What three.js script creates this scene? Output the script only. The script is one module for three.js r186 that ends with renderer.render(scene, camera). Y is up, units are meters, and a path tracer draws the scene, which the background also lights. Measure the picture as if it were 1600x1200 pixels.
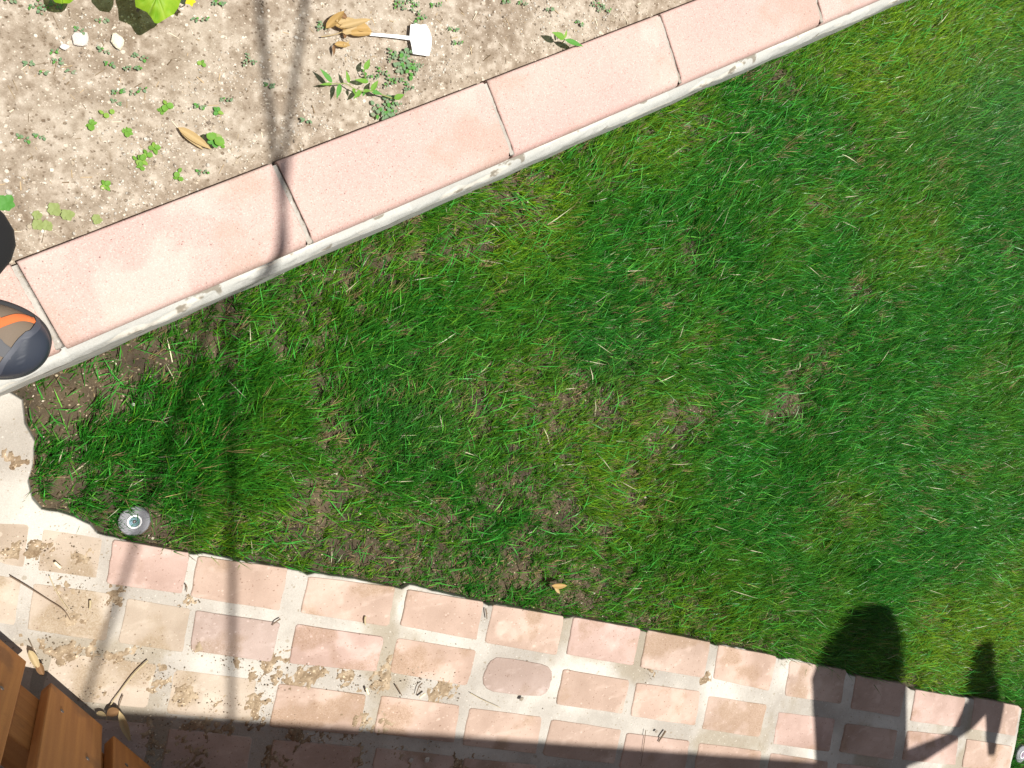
import * as THREE from 'three';
import { RoundedBoxGeometry } from 'three/addons/geometries/RoundedBoxGeometry.js';
import { mergeGeometries, mergeVertices } from 'three/addons/utils/BufferGeometryUtils.js';
import { MarchingCubes } from 'three/addons/objects/MarchingCubes.js';

/* ------------------------------------------------ camera, sky, sun, exposure */
const W = 1024, H = 768;
const scene = new THREE.Scene();
const CAM = new THREE.Vector3(0, 1.6216, 0);               // phone held over the wall, 1.37 m above its cap
const DIR = new THREE.Vector3(0.42635, -0.89976, 0.09308).normalize();
const RGT = new THREE.Vector3(0.90368, 0.42821, 0).normalize();
const DWN = new THREE.Vector3().crossVectors(DIR, RGT);
const camera = new THREE.PerspectiveCamera(2 * Math.atan(600 / 1300) * 180 / Math.PI, W / H, 0.02, 400);
camera.position.copy(CAM);
camera.up.copy(DWN).negate();
camera.lookAt(CAM.clone().add(DIR));
scene.add(camera);

const SUNV = new THREE.Vector3(0.2, 1, 0.09);              // toward the sun; shadows fall (-0.2, -0.09) per metre
const sunDir = SUNV.clone().normalize();
{                                                          // clear, slightly hazy midday sky: pale near the horizon, bluer overhead, brighter round the sun
  const w = 256, h = 128, d = new Float32Array(w * h * 4);
  for (let y = 0; y < h; y++) for (let x = 0; x < w; x++) {
    const el = ((y + 0.5) / h - 0.5) * Math.PI, az = ((x + 0.5) / w - 0.5) * 2 * Math.PI, v = new THREE.Vector3(Math.cos(el) * Math.cos(az), Math.sin(el), Math.cos(el) * Math.sin(az));
    const e = Math.max(0, Math.sin(el)), t = Math.pow(1 - e, 2.2), g = Math.exp(-Math.acos(Math.min(1, v.dot(sunDir))) / 0.22) * 0.2, k = 4 * (y * w + x);
    d[k] = 0.14 + 0.12 * t + g; d[k + 1] = 0.16 + 0.105 * t + g * 0.98; d[k + 2] = 0.2 + 0.08 * t + g * 0.93; d[k + 3] = 1;
  }
  const t = new THREE.DataTexture(d, w, h, THREE.RGBAFormat, THREE.FloatType); t.mapping = THREE.EquirectangularReflectionMapping; t.magFilter = THREE.LinearFilter; t.minFilter = THREE.LinearFilter; t.wrapS = THREE.RepeatWrapping; t.needsUpdate = true;
  scene.background = t; scene.environment = t;
}

const sun = new THREE.DirectionalLight(new THREE.Color(1.0, 0.972, 0.925), 4.6);
sun.position.copy(sunDir).multiplyScalar(12).add(new THREE.Vector3(1, 0, 0.2));
sun.target.position.set(1, 0, 0.2);
sun.castShadow = true;
sun.shadow.mapSize.set(4096, 4096);
Object.assign(sun.shadow.camera, { left: -4, right: 4, top: 4, bottom: -4, near: 1, far: 30 });
scene.add(sun, sun.target);

const renderer = new THREE.WebGLRenderer({ antialias: true });
renderer.setSize(W, H);
renderer.shadowMap.enabled = true;
renderer.toneMapping = THREE.LinearToneMapping;
renderer.toneMappingExposure = 1.5;

/* ------------------------------------------------ helpers */
function rng(seed) { let a = seed >>> 0; return () => { a |= 0; a = a + 0x6D2B79F5 | 0; let t = Math.imul(a ^ a >>> 15, 1 | a); t = t + Math.imul(t ^ t >>> 7, 61 | t) ^ t; return ((t ^ t >>> 14) >>> 0) / 4294967296; }; }
const R = rng(7);
const rr = (a, b) => a + (b - a) * R();
const clamp = (v, a = 0, b = 1) => Math.min(b, Math.max(a, v));
const mix = (a, b, t) => a + (b - a) * t;
const smooth = (a, b, x) => { const t = clamp((x - a) / (b - a)); return t * t * (3 - 2 * t); };
function hash2(x, y, s) { let h = Math.imul(x | 0, 374761393) + Math.imul(y | 0, 668265263) + Math.imul(s | 0, 1274126177) | 0; h = Math.imul(h ^ h >>> 13, 1274126177); return ((h ^ h >>> 16) >>> 0) / 4294967296; }
function vnoise(x, y, s = 0, per = 0) {
  let x0 = Math.floor(x), y0 = Math.floor(y); const fx = x - x0, fy = y - y0, u = fx * fx * (3 - 2 * fx), v = fy * fy * (3 - 2 * fy);
  let x1 = x0 + 1, y1 = y0 + 1;
  if (per) { x0 = ((x0 % per) + per) % per; x1 = ((x1 % per) + per) % per; y0 = ((y0 % per) + per) % per; y1 = ((y1 % per) + per) % per; }
  return mix(mix(hash2(x0, y0, s), hash2(x1, y0, s), u), mix(hash2(x0, y1, s), hash2(x1, y1, s), u), v);
}
function fbm(x, y, s = 0, oct = 4, per = 0) { let a = 0.5, t = 0, n = 0; for (let i = 0; i < oct; i++) { t += a * vnoise(x, y, s + i * 17, per); n += a; a *= 0.5; x *= 2; y *= 2; per *= 2; } return t / n; }

// a ray through a point of the 1600 x 1200 frame met with the horizontal plane at height y: a place in the garden
function at(px, py, y = 0) {
  const v = DIR.clone().addScaledVector(RGT, (px - 800) / 1300).addScaledVector(DWN, (py - 600) / 1300);
  return CAM.clone().addScaledVector(v, (y - CAM.y) / v.y);
}
function pxOf(p) { const q = p.clone().sub(CAM), z = q.dot(DIR); return [800 + 1300 * q.dot(RGT) / z, 600 + 1300 * q.dot(DWN) / z]; }

const used = {};
function numbered(n) { used[n] = (used[n] ?? -1) + 1; return used[n] ? n + '_' + String(used[n]).padStart(3, '0') : n; }
function shadowy(o) { o.traverse(c => { if (c.isMesh) { c.castShadow = true; c.receiveShadow = true; } }); return o; }
function tag(o, label, category, group, kind) { if (label) o.userData.label = label; if (category) o.userData.category = category; if (group) o.userData.group = group; if (kind) o.userData.kind = kind; return o; }
function top(o, name, label, category, group, kind) { o.name = numbered(name); scene.add(o); return tag(o, label, category, group, kind); }
function part(geo, mat, name, parent) { const m = new THREE.Mesh(geo, mat); m.name = name; parent.add(m); return m; }
function planarUV(g) { const p = g.attributes.position, uv = new Float32Array(p.count * 2); for (let i = 0; i < p.count; i++) { uv[2 * i] = p.getX(i); uv[2 * i + 1] = p.getZ(i); } g.setAttribute('uv', new THREE.BufferAttribute(uv, 2)); return g; }
function mesh3(pos, idx) { const g = new THREE.BufferGeometry(); g.setAttribute('position', new THREE.Float32BufferAttribute(pos, 3)); g.setIndex(idx); g.computeVertexNormals(); return planarUV(g); }

/* ------------------------------------------------ computed textures (uv in metres) */
function tex(n, size, fn, srgb = true) {                    // n pixels a side cover size metres, tiling
  const d = new Uint8Array(n * n * 4);
  for (let y = 0; y < n; y++) for (let x = 0; x < n; x++) { const c = fn(x / n, y / n, x, y), k = 4 * (y * n + x); d[k] = clamp(c[0], 0, 255); d[k + 1] = clamp(c[1], 0, 255); d[k + 2] = clamp(c[2], 0, 255); d[k + 3] = 255; }
  const t = new THREE.DataTexture(d, n, n); t.wrapS = t.wrapT = THREE.RepeatWrapping; t.magFilter = THREE.LinearFilter; t.minFilter = THREE.LinearMipmapLinearFilter; t.generateMipmaps = true;
  t.repeat.set(1 / size, 1 / size); if (srgb) t.colorSpace = THREE.SRGBColorSpace; t.needsUpdate = true; return t;
}
function speckle(n, per, seed, list) {                      // list of [count, rMin, rMax, value]: discs painted on a field
  const f = new Float32Array(n * n), r = rng(seed);
  for (const [count, a, b, v] of list) for (let i = 0; i < count; i++) {
    const cx = r() * n, cy = r() * n, q = a + (b - a) * r() * r(), vv = v * (0.5 + 0.5 * r()), e = 0.6 + 0.4 * r();
    for (let y = Math.floor(cy - q); y <= cy + q; y++) for (let x = Math.floor(cx - q); x <= cx + q; x++) { const dx = x - cx, dy = (y - cy) / e; if (dx * dx + dy * dy <= q * q) f[((y + n) % n) * n + (x + n) % n] = vv; }
  }
  return f;
}
const lerp3 = (a, b, t) => [mix(a[0], b[0], t), mix(a[1], b[1], t), mix(a[2], b[2], t)];

// dry garden soil: tan, silt crust, grit
const N1 = 1024;
const soilSp = speckle(N1, 0, 11, [[2600, 1, 3, 1], [7000, 0.8, 1.8, 1], [3000, 1, 2.8, -1], [400, 2, 4, 0.8], [5000, .8, 1.8, -.8]]);
const soilC = (u, v, x, y) => {
  const a = fbm(u * 8, v * 8, 1, 5, 8), b = fbm(u * 90, v * 90, 5, 4, 90), s = soilSp[y * N1 + x];
  let c = lerp3([130, 115, 98], [158, 145, 128], clamp(a * 1.9 - 0.45)); c = lerp3(c, [182, 170, 154], clamp((b - 0.48) * 2.6)); c = lerp3(c, [96, 80, 62], clamp((0.44 - b) * 1.5));
  if (s > 0) c = lerp3(c, [236, 224, 204], s * 0.8); else if (s < 0) c = lerp3(c, [92, 74, 55], -s * 0.75);
  const g = (hash2(x, y, 3) - 0.5) * 22; return [c[0] + g, c[1] + g, c[2] + g];
};
const soilMap = tex(N1, 1.0, soilC);
const soilBump = tex(N1, 1.0, (u, v, x, y) => { const k = 110 + 70 * (fbm(u * 30, v * 30, 9, 4, 30) - 0.5) + 70 * soilSp[y * N1 + x]; return [k, k, k]; }, false);
// damp lawn soil with thatch
const lawnSp = speckle(512, 0, 12, [[900, 1, 2.6, 1], [2200, 0.7, 1.5, 0.7], [1500, 1, 3, -1]]);
const lawnSoilMap = tex(512, 0.5, (u, v, x, y) => {
  const a = fbm(u * 10, v * 10, 21, 5, 10), s = lawnSp[y * 512 + x]; let c = lerp3([54, 46, 34], [90, 77, 58], clamp(a * 1.8 - 0.4));
  if (s > 0) c = lerp3(c, [205, 188, 156], s * 0.75); else if (s < 0) c = lerp3(c, [58, 42, 28], -s * 0.8); const g = (hash2(x, y, 4) - 0.5) * 20; return [c[0] + g, c[1] + g, c[2] + g];
});
// granular pink cast stone
const capSp = speckle(1024, 0, 13, [[40000, 0.8, 1.7, 0.7], [26000, 0.8, 1.6, -0.55], [2200, 0.8, 1.7, -1]]);
const capMap = tex(1024, 0.8, (u, v, x, y) => {
  const a = fbm(u * 6, v * 6, 31, 4, 6), s = capSp[y * 1024 + x]; let c = lerp3([187, 155, 146], [190, 163, 152], clamp(a * 1.8 - 0.4));
  if (s > 0) c = lerp3(c, [214, 196, 184], s * 0.85); else if (s < 0) c = s < -0.7 ? lerp3(c, [104, 84, 78], -s * 0.8) : lerp3(c, [158, 116, 104], -s); const st = smooth(0.57, 0.72, fbm(u * 7 + 5, v * 7, 33, 6, 7)) * (0.35 + 0.65 * hash2(x >> 1, y >> 1, 19)), pl = smooth(0.6, 0.7, fbm(u * 5, v * 5 + 2, 36, 5, 5)); c = lerp3(c, [160, 138, 120], st * 0.5); c = lerp3(c, [208, 190, 178], pl * 0.35); const g = (hash2(x, y, 5) - 0.5) * 16; return [c[0] + g, c[1] + g, c[2] + g];
});
const capBump = tex(1024, 0.8, (u, v, x, y) => { const k = 128 + 55 * capSp[y * 1024 + x] + 40 * (hash2(x, y, 8) - 0.5); return [k, k, k]; }, false);
// worn clay pavers: light map multiplied by each brick's own colour
const brickSp = speckle(1024, 0, 14, [[1400, 0.8, 3, 1], [3600, 0.8, 2, -1], [160, 2, 6, 0.8]]);
const brickMap = tex(1024, 0.9, (u, v, x, y) => {
  const a = fbm(u * 9, v * 9, 41, 5, 9), b = fbm(u * 28, v * 70, 44, 3, 28), e = smooth(0.58, 0.72, fbm(u * 14, v * 14, 47, 5, 14)), s = brickSp[y * 1024 + x];
  let c = lerp3([196, 188, 180], [236, 232, 228], clamp(a * 1.8 - 0.4)); c = lerp3(c, [250, 250, 248], e * 0.5 + clamp(b - 0.62) * 1.5);
  const dm = smooth(0.55, 0.72, fbm(u * 11 + 2, v * 11, 48, 5, 11)) * (0.4 + 0.6 * hash2(x >> 1, y >> 1, 17)); c = lerp3(c, [178, 164, 140], dm * 0.7);
  if (s > 0) c = lerp3(c, [255, 255, 252], s * 0.7); else if (s < 0) c = lerp3(c, [140, 120, 104], -s * 0.7); const g = (hash2(x, y, 6) - 0.5) * 12; return [c[0] + g, c[1] + g, c[2] + g];
});
const brickBump = tex(512, 0.5, (u, v, x, y) => { const k = 128 + 110 * (fbm(u * 40, v * 40, 49, 4, 40) - 0.5) + 30 * (hash2(x, y, 9) - 0.5); return [k, k, k]; }, false);
// cream mortar with stains
const mortSp = speckle(1024, 0, 15, [[5000, 0.8, 1.8, -1], [2500, 0.8, 2, 1], [250, 2, 4, -0.7]]);
const mortarMap = tex(1024, 1.1, (u, v, x, y) => {
  const a = fbm(u * 9, v * 9, 51, 5, 9), e = smooth(0.52, 0.68, fbm(u * 7 + 3, v * 7, 55, 5, 7)), s = mortSp[y * 1024 + x]; let c = lerp3([156, 149, 139], [188, 183, 173], clamp(a * 2.6 - 0.8)); c = lerp3(c, [138, 126, 106], e * 0.6);
  if (s > 0) c = lerp3(c, [206, 200, 188], s * 0.7); else if (s < 0) c = lerp3(c, [112, 96, 72], -s * 0.55); const g = (hash2(x, y, 7) - 0.5) * 14; return [c[0] + g, c[1] + g, c[2] + g];
});
const mortarBump = tex(512, 0.4, (u, v, x, y) => { const k = 128 + 150 * (fbm(u * 28, v * 28, 59, 5, 28) - 0.5) + 26 * (hash2(x, y, 10) - 0.5); return [k, k, k]; }, false);
// grey render with peeled lime streaks along the wall (u runs along it)
const concMap = tex(512, 0.6, (u, v, x, y) => {
  const a = fbm(u * 5, v * 20, 61, 5, 20), e = smooth(0.56, 0.66, fbm(u * 6, v * 40, 65, 4, 6)); let c = lerp3([158, 158, 152], [184, 184, 177], a); c = lerp3(c, [206, 200, 186], e * 0.8); const d = smooth(0.7, 0.77, fbm(u * 20, v * 30, 67, 4, 20)); c = lerp3(c, [96, 86, 70], d * 0.6);
  const g = (hash2(x, y, 11) - 0.5) * 12; return [c[0] + g, c[1] + g, c[2] + g];
});
// sawn cedar, grain along v
const woodMap = tex(512, 0.5, (u, v, x, y) => {
  const a = fbm(u * 60, v * 2, 71, 4, 4), b = fbm(u * 12, v * 3, 75, 4, 3), st = smooth(0.62, 0.75, fbm(u * 7, v * 7, 77, 4, 7)); let c = lerp3([148, 92, 40], [188, 128, 62], clamp(a * 1.5 - 0.25)); c = lerp3(c, [160, 108, 58], b * 0.7); c = lerp3(c, [120, 78, 42], st * 0.6);
  const g = (hash2(x, y, 12) - 0.5) * 10; return [c[0] + g, c[1] + g, c[2] + g];
});
const std = o => new THREE.MeshStandardMaterial({ roughness: 0.9, side: THREE.DoubleSide, ...o });
const rgb = (r, g, b) => new THREE.Color().setRGB(r, g, b);
const M = {
  soil: std({ map: soilMap, bumpMap: soilBump, bumpScale: 0.005, roughness: 1 }),
  lawnSoil: std({ map: lawnSoilMap, bumpMap: soilBump, bumpScale: 0.003, roughness: 1 }),
  cap: std({ map: capMap, bumpMap: capBump, bumpScale: 0.0008, roughness: 0.9 }),
  mortar: std({ map: mortarMap, bumpMap: mortarBump, bumpScale: 0.003, roughness: 1 }),
  concrete: std({ map: concMap, bumpMap: mortarBump, bumpScale: 0.002, roughness: 0.95 }),
  wood: std({ map: woodMap, roughness: 0.75 }),
  };

/* ------------------------------------------------ geometry of the place */
const CAPY = 0.25, TH = -0.42655, ORG = new THREE.Vector3(-0.0723, CAPY, 0.0656), CL = 0.4, CW = 0.1387;
const U = new THREE.Vector3(Math.cos(TH), 0, Math.sin(TH)), V = new THREE.Vector3(-Math.sin(TH), 0, Math.cos(TH));   // along the wall, across it toward the lawn
const wallPt = (s, t, y) => ORG.clone().addScaledVector(U, s).addScaledVector(V, t).setY(y);
const wallST = (x, z) => { const dx = x - ORG.x, dz = z - ORG.z; return [dx * U.x + dz * U.z, dx * V.x + dz * V.z]; };
const FACE = 0.034;                                          // the foot of the wall face lies this far out from the cap's edge

// ground far around
{
  const g = new THREE.CircleGeometry(120, 64); g.rotateX(-Math.PI / 2); g.translate(0, -0.12, 0); planarUV(g);
  top(new THREE.Mesh(g, M.lawnSoil), 'ground', 'bare brown earth around the garden', null, null, 'structure');
}
// edge of the lawn along the paving, as points on the ground
const edgePx = [[12, 612], [34, 625], [38, 662], [54, 690], [51, 725], [43, 752], [50, 780], [64, 796], [90, 800], [115, 808], [140, 820], [152, 834], [190, 843], [235, 855], [303, 867], [318, 865], [362, 874], [369, 880], [376, 876], [415, 883], [470, 893], [480, 899], [492, 896], [545, 904], [612, 917], [628, 921], [640, 914], [700, 929], [752, 941], [764, 947], [776, 945], [855, 959], [880, 967], [897, 964], [950, 975], [995, 983], [1007, 987], [1050, 992], [1105, 1004], [1118, 1009], [1130, 1008], [1200, 1023], [1222, 1031], [1235, 1029], [1272, 1038], [1317, 1046], [1330, 1056], [1412, 1069], [1424, 1078], [1507, 1090], [1592, 1103], [1597, 1108], [1588, 1160], [1578, 1205], [1560, 1290], [1545, 1400]];
const edge = [];
for (let i = 0; i < edgePx.length; i++) {
  const a = at(...edgePx[i]); edge.push(a);
  if (i + 1 < edgePx.length) { const b = at(...edgePx[i + 1]), n = Math.floor(a.distanceTo(b) / 0.012); for (let k = 1; k < n; k++) { const q = a.clone().lerp(b, k / n); const j = (fbm(q.x * 90, q.z * 90, 81, 3) - 0.5) * 0.006; q.z += j; q.x += j * 0.5; edge.push(q); } }
}
const lawnPoly = [...edge.map(p => [p.x, p.z]), [4.2, edge[edge.length - 1].z + 0.05], ...[4.7, 2, 0.5, -0.1].map(s => { const p = wallPt(s, FACE - 0.01, 0); return [p.x, p.z]; })];
function inPoly(P, x, z) { let c = false; for (let i = 0, j = P.length - 1; i < P.length; j = i++) { const [xi, zi] = P[i], [xj, zj] = P[j]; if ((zi > z) !== (zj > z) && x < (xj - xi) * (z - zi) / (zj - zi) + xi) c = !c; } return c; }
function grid(x0, x1, z0, z1, step, fy, keep) {              // a height field
  const nx = Math.round((x1 - x0) / step), nz = Math.round((z1 - z0) / step), pos = [], idx = [];
  for (let j = 0; j <= nz; j++) for (let i = 0; i <= nx; i++) { const x = x0 + i * step, z = z0 + j * step; pos.push(x, fy(x, z), z); }
  for (let j = 0; j < nz; j++) for (let i = 0; i < nx; i++) { const a = j * (nx + 1) + i, x = x0 + (i + 0.5) * step, z = z0 + (j + 0.5) * step; if (keep && !keep(x, z)) continue; idx.push(a, a + nx + 1, a + 1, a + 1, a + nx + 1, a + nx + 2); }
  return mesh3(pos, idx);
}
const lawnY = (x, z) => -0.022 + 0.012 * (fbm(x * 6, z * 6, 91, 3) - 0.5) + 0.008 * (fbm(x * 40, z * 40, 92, 3) - 0.5);
top(new THREE.Mesh(grid(-0.3, 4.3, -2.0, 2.1, 0.0135, lawnY, (x, z) => { const [, t] = wallST(x, z); return t > 0; }), M.lawnSoil), 'lawn_soil', 'damp brown soil under the lawn', null, null, 'structure');
// raised garden bed behind the wall
const bedY = (x, z) => { const [, t] = wallST(x, z), d = -t - CW; return 0.236 - 0.012 * Math.exp(-Math.max(d, 0) / 0.008) + 0.006 * (fbm(x * 7, z * 7, 95, 3) - 0.5) + 0.009 * (fbm(x * 30, z * 30, 96, 4) - 0.5) + 0.004 * (fbm(x * 120, z * 120, 97, 2) - 0.5); };
top(new THREE.Mesh(grid(-0.7, 2.0, -1.5, 0.4, 0.008, bedY, (x, z) => { const [, t] = wallST(x, z); return t < -CW + 0.012; }), M.soil), 'garden_bed', 'dry tan soil of the raised garden bed', null, null, 'structure');

/* ------------------------------------------------ retaining wall with pink capstones */
{
  const wall = top(new THREE.Group(), 'retaining_wall', 'low rendered garden wall topped with pink granular capstones', 'wall');
  wall.position.copy(ORG).setY(0); wall.rotation.y = -TH;                       // local x along the wall, z toward the lawn
  const S0 = -1.2, S1 = 4.8;
  // rendered face, battered, slightly uneven
  {
    const prof = [[-CW + 0.01, 0.198], [-0.004, 0.2], [0.006, 0.1985], [0.0115, 0.1965], [0.0145, 0.191], [0.0195, 0.187], [0.0215, 0.178], [0.025, 0.12], [0.029, 0.06], [0.034, 0.0], [0.036, -0.12]];
    const n = 480, pos = [], uv = [], idx = [];
    for (let i = 0; i <= n; i++) { const s = mix(S0, S1, i / n); prof.forEach(([t, y], k) => { const w = k < 1 ? 0 : (fbm(s * 9, k * 0.7, 101, 4) - 0.5) * 0.008 + (k > 1 && k < 6 ? (vnoise(s * 70, k * 2, 103) - 0.5) * 0.004 : 0); pos.push(s, y + (k === 0 ? 0 : w * 0.4), t + w); uv.push(s, k < 6 ? t : t + (0.2 - y)); }); }
    const m = prof.length; for (let i = 0; i < n; i++) for (let k = 0; k < m - 1; k++) { const a = i * m + k; idx.push(a, a + 1, a + m, a + 1, a + m + 1, a + m); }
    const g = new THREE.BufferGeometry(); g.setAttribute('position', new THREE.Float32BufferAttribute(pos, 3)); g.setAttribute('uv', new THREE.Float32BufferAttribute(uv, 2)); g.setIndex(idx); g.computeVertexNormals();
    part(g, M.concrete, 'rendered_face', wall);
    const b = new THREE.BoxGeometry(S1 - S0, 0.31, CW - 0.02); b.translate((S0 + S1) / 2, 0.04, -CW / 2 - 0.006); part(b, M.concrete, 'wall_core', wall);
  }
  // capstones: rounded nose on the lawn side
  const jw = [0.013, 0.013, 0.009, 0.008, 0.007, 0.006, 0.008, 0.008, 0.008, 0.008, 0.008];
  const capTone = [[1, 1, 1], [1.03, 1.0, 0.97], [1.0, 1.0, 1.0], [0.99, 0.97, 0.97], [1.0, 0.98, 0.98], [0.98, 0.95, 0.95], [1, 1, 1], [1, 0.97, 0.97], [0.98, 0.96, 0.96], [1, 1, 1], [1, 1, 1]].map(c => { const m = M.cap.clone(); m.color = rgb(...c.map(v => Math.min(1, v))); return m; });
  for (let i = -2; i < 12; i++) {
    const j0 = (jw[i + 2] ?? 0.008) / 2, j1 = (jw[i + 3] ?? 0.008) / 2, a = i * CL + j0, b = (i + 1) * CL - j1, r0 = rng(300 + i);
    const q = [[-CW, 0.2015], [-CW - 0.0005, 0.246], [-CW + 0.0015, 0.2492], [-CW + 0.005, 0.25], [-0.024, 0.25], [-0.0155, 0.2488], [-0.0085, 0.245], [-0.004, 0.2395], [-0.001, 0.232], [0, 0.223], [0, 0.2015]];
    const cols = [[0, 0.006], [0.0008, 0.002], [0.003, 0], [0.006, 0]]; const ss = []; for (const [o, d] of cols) ss.push([a + o, d]); for (let k = 1; k < 12; k++) ss.push([mix(a + 0.006, b - 0.006, k / 12), 0]); for (const [o, d] of cols.slice().reverse()) ss.push([b - o, d]);
    const pos = [], uv = [], idx = [], m = q.length, tilt = (r0() - 0.5) * 0.0016, off = r0() * 3;
    ss.forEach(([s, d], c) => q.forEach(([t, y], k) => { const jx = (c === 0 || c === ss.length - 1) ? (fbm(t * 60, i * 7 + c, 111, 3) - 0.5) * 0.004 : 0; pos.push(s + jx, y - (y > 0.24 ? d * 0.5 : 0) + tilt * (c / ss.length), t + (k > 3 ? -d * 0.4 : 0)); uv.push(s + off, t + (k > 8 ? 0.02 * (k - 8) : 0) + off); }));
    for (let c = 0; c < ss.length - 1; c++) for (let k = 0; k < m - 1; k++) { const v = c * m + k; idx.push(v, v + 1, v + m, v + 1, v + m + 1, v + m); }
    for (const c of [0, ss.length - 1]) { const base = c * m; for (let k = 1; k < m - 1; k++) c ? idx.push(base, base + k, base + k + 1) : idx.push(base, base + k + 1, base + k); }
    const g = new THREE.BufferGeometry(); g.setAttribute('position', new THREE.Float32BufferAttribute(pos, 3)); g.setAttribute('uv', new THREE.Float32BufferAttribute(uv, 2)); g.setIndex(idx); g.computeVertexNormals();
    part(g, capTone[(i + 2) % capTone.length], 'capstone', wall);
    // mortar squeezed into the joint, hugging one stone and leaving a crack at the other
    const jj = (i + 1) * CL, gp = [], gi = [], L = 26, wide = jw[i + 3] ?? 0.008;
    for (let k = 0; k <= L; k++) { const t = mix(-CW + 0.004, i === 0 ? -0.001 : -0.005, k / L), wob = (fbm(k * 0.6, i * 5, 121, 3) - 0.5) * 0.004, crack = clamp((fbm(k * 0.35, i * 9 + 4, 125, 3) - 0.42) * 4) * (i === -1 ? 0.0006 : 0.0012), y = 0.2475 - 0.004 * clamp(fbm(k * 0.5, i * 3, 128, 3) * 2 - 0.9); gp.push(jj - wide / 2 - 0.0025 + wob * 0.3, y + 0.001, t, jj + wob * 0.4, y + 0.0018, t, jj + wide / 2 - crack, y - 0.0005, t, jj + wide / 2 - crack - 0.0006, 0.21, t); }
    for (let k = 0; k < L; k++) for (let e = 0; e < 3; e++) { const v = k * 4 + e; gi.push(v, v + 4, v + 1, v + 1, v + 4, v + 5); }
    gi.push(L * 4, L * 4 + 3, L * 4 + 1, L * 4 + 1, L * 4 + 3, L * 4 + 2);
    part(mesh3(gp, gi), M.mortar, 'joint_mortar', wall);
  }
}

/* ------------------------------------------------ paving: mortar bed and worn clay bricks */
const patio = top(new THREE.Group(), 'patio', 'worn pink brick paving set in cream mortar', null, null, 'structure');
{
  const sh = new THREE.Shape(); edge.forEach((p, i) => i ? sh.lineTo(p.x, -p.z) : sh.moveTo(p.x, -p.z));
  const e1 = edge[edge.length - 1]; sh.lineTo(e1.x, -3.4); sh.lineTo(-1.4, -3.4); const w0 = wallPt(-0.9, 0.03, 0); sh.lineTo(-1.4, -w0.z); const w1 = wallPt(-0.1, 0.03, 0); sh.lineTo(w1.x, -w1.z);
  const g = new THREE.ExtrudeGeometry(sh, { depth: 0.07, bevelEnabled: true, bevelSize: 0.003, bevelThickness: 0.003, bevelSegments: 2, bevelOffset: -0.003 });
  g.rotateX(-Math.PI / 2); g.translate(0, -0.073, 0); g.computeVertexNormals(); planarUV(g);
  part(g, M.mortar, 'mortar_bed', patio);
}
const brickCols = [[0.59, 0.45, 0.375], [0.58, 0.435, 0.385], [0.595, 0.46, 0.385], [0.57, 0.455, 0.40], [0.58, 0.455, 0.385], [0.54, 0.41, 0.35], [0.565, 0.42, 0.37], [0.54, 0.44, 0.40], [0.55, 0.475, 0.39]].map(c => std({ map: brickMap, bumpMap: brickBump, bumpScale: 0.0012, roughness: 0.92, color: rgb(...c) }));
function brick(q, col, round = 0.12, lift = 0) {
  const c = q.map(p => Array.isArray(p) ? at(p[0], p[1]) : p), cx = (c[0].x + c[1].x + c[2].x + c[3].x) / 4, cz = (c[0].z + c[1].z + c[2].z + c[3].z) / 4, n = 40, s = Math.floor(R() * 1e4), ring = [];
  const uvs = []; for (let e = 0; e < 4; e++) { for (let k = 0; k < 3; k++) { const a = Math.PI * (1 + e / 2) + k / 3 * Math.PI / 2, ru = round * 0.6, ou = [ru, 1 - ru, 1 - ru, ru][e], ov = [round, round, 1 - round, 1 - round][e]; uvs.push([ou + ru * Math.cos(a), ov + round * Math.sin(a)]); } for (let k = 0; k < 7; k++) { const t = mix(round * 1.03, 1 - round * 1.03, k / 6); uvs.push(e === 0 ? [t, 0] : e === 1 ? [1, t] : e === 2 ? [1 - t, 1] : [0, 1 - t]); } }
  uvs.forEach(([u, v], k) => {                               // the quad's outline with rounded corners and a nibbled edge
    const x = mix(mix(c[0].x, c[1].x, u), mix(c[3].x, c[2].x, u), v), z = mix(mix(c[0].z, c[1].z, u), mix(c[3].z, c[2].z, u), v), w = 1 + (fbm(k * 0.7, s, 131, 3) - 0.5) * 0.045; ring.push([cx + (x - cx) * w, cz + (z - cz) * w]);
  });
  const top_ = 0.0026 + (R() - 0.5) * 0.0016 + lift, tx = (R() - 0.5) * 0.012, tz = (R() - 0.5) * 0.014, pos = [], idx = [];
  const Y = (x, z) => top_ + (x - cx) * tx + (z - cz) * tz;
  const lev = [[1, -0.03], [1, -0.0035], [0.987, -0.0009], [0.96, 0], [0.6, 0.0004]];
  for (const [f, d] of lev) for (const [x, z] of ring) { const X = cx + (x - cx) * f, Z = cz + (z - cz) * f; pos.push(X, Y(X, Z) + d, Z); }
  pos.push(cx, top_ + 0.0006, cz); const ci = lev.length * n;
  for (let l = 0; l < lev.length - 1; l++) for (let k = 0; k < n; k++) { const a = l * n + k, b = l * n + (k + 1) % n; idx.push(a, a + n, b, b, a + n, b + n); }
  for (let k = 0; k < n; k++) idx.push((lev.length - 1) * n + k, ci, (lev.length - 1) * n + (k + 1) % n);
  part(mesh3(pos, idx), brickCols[col], 'brick', patio);
}
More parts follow.
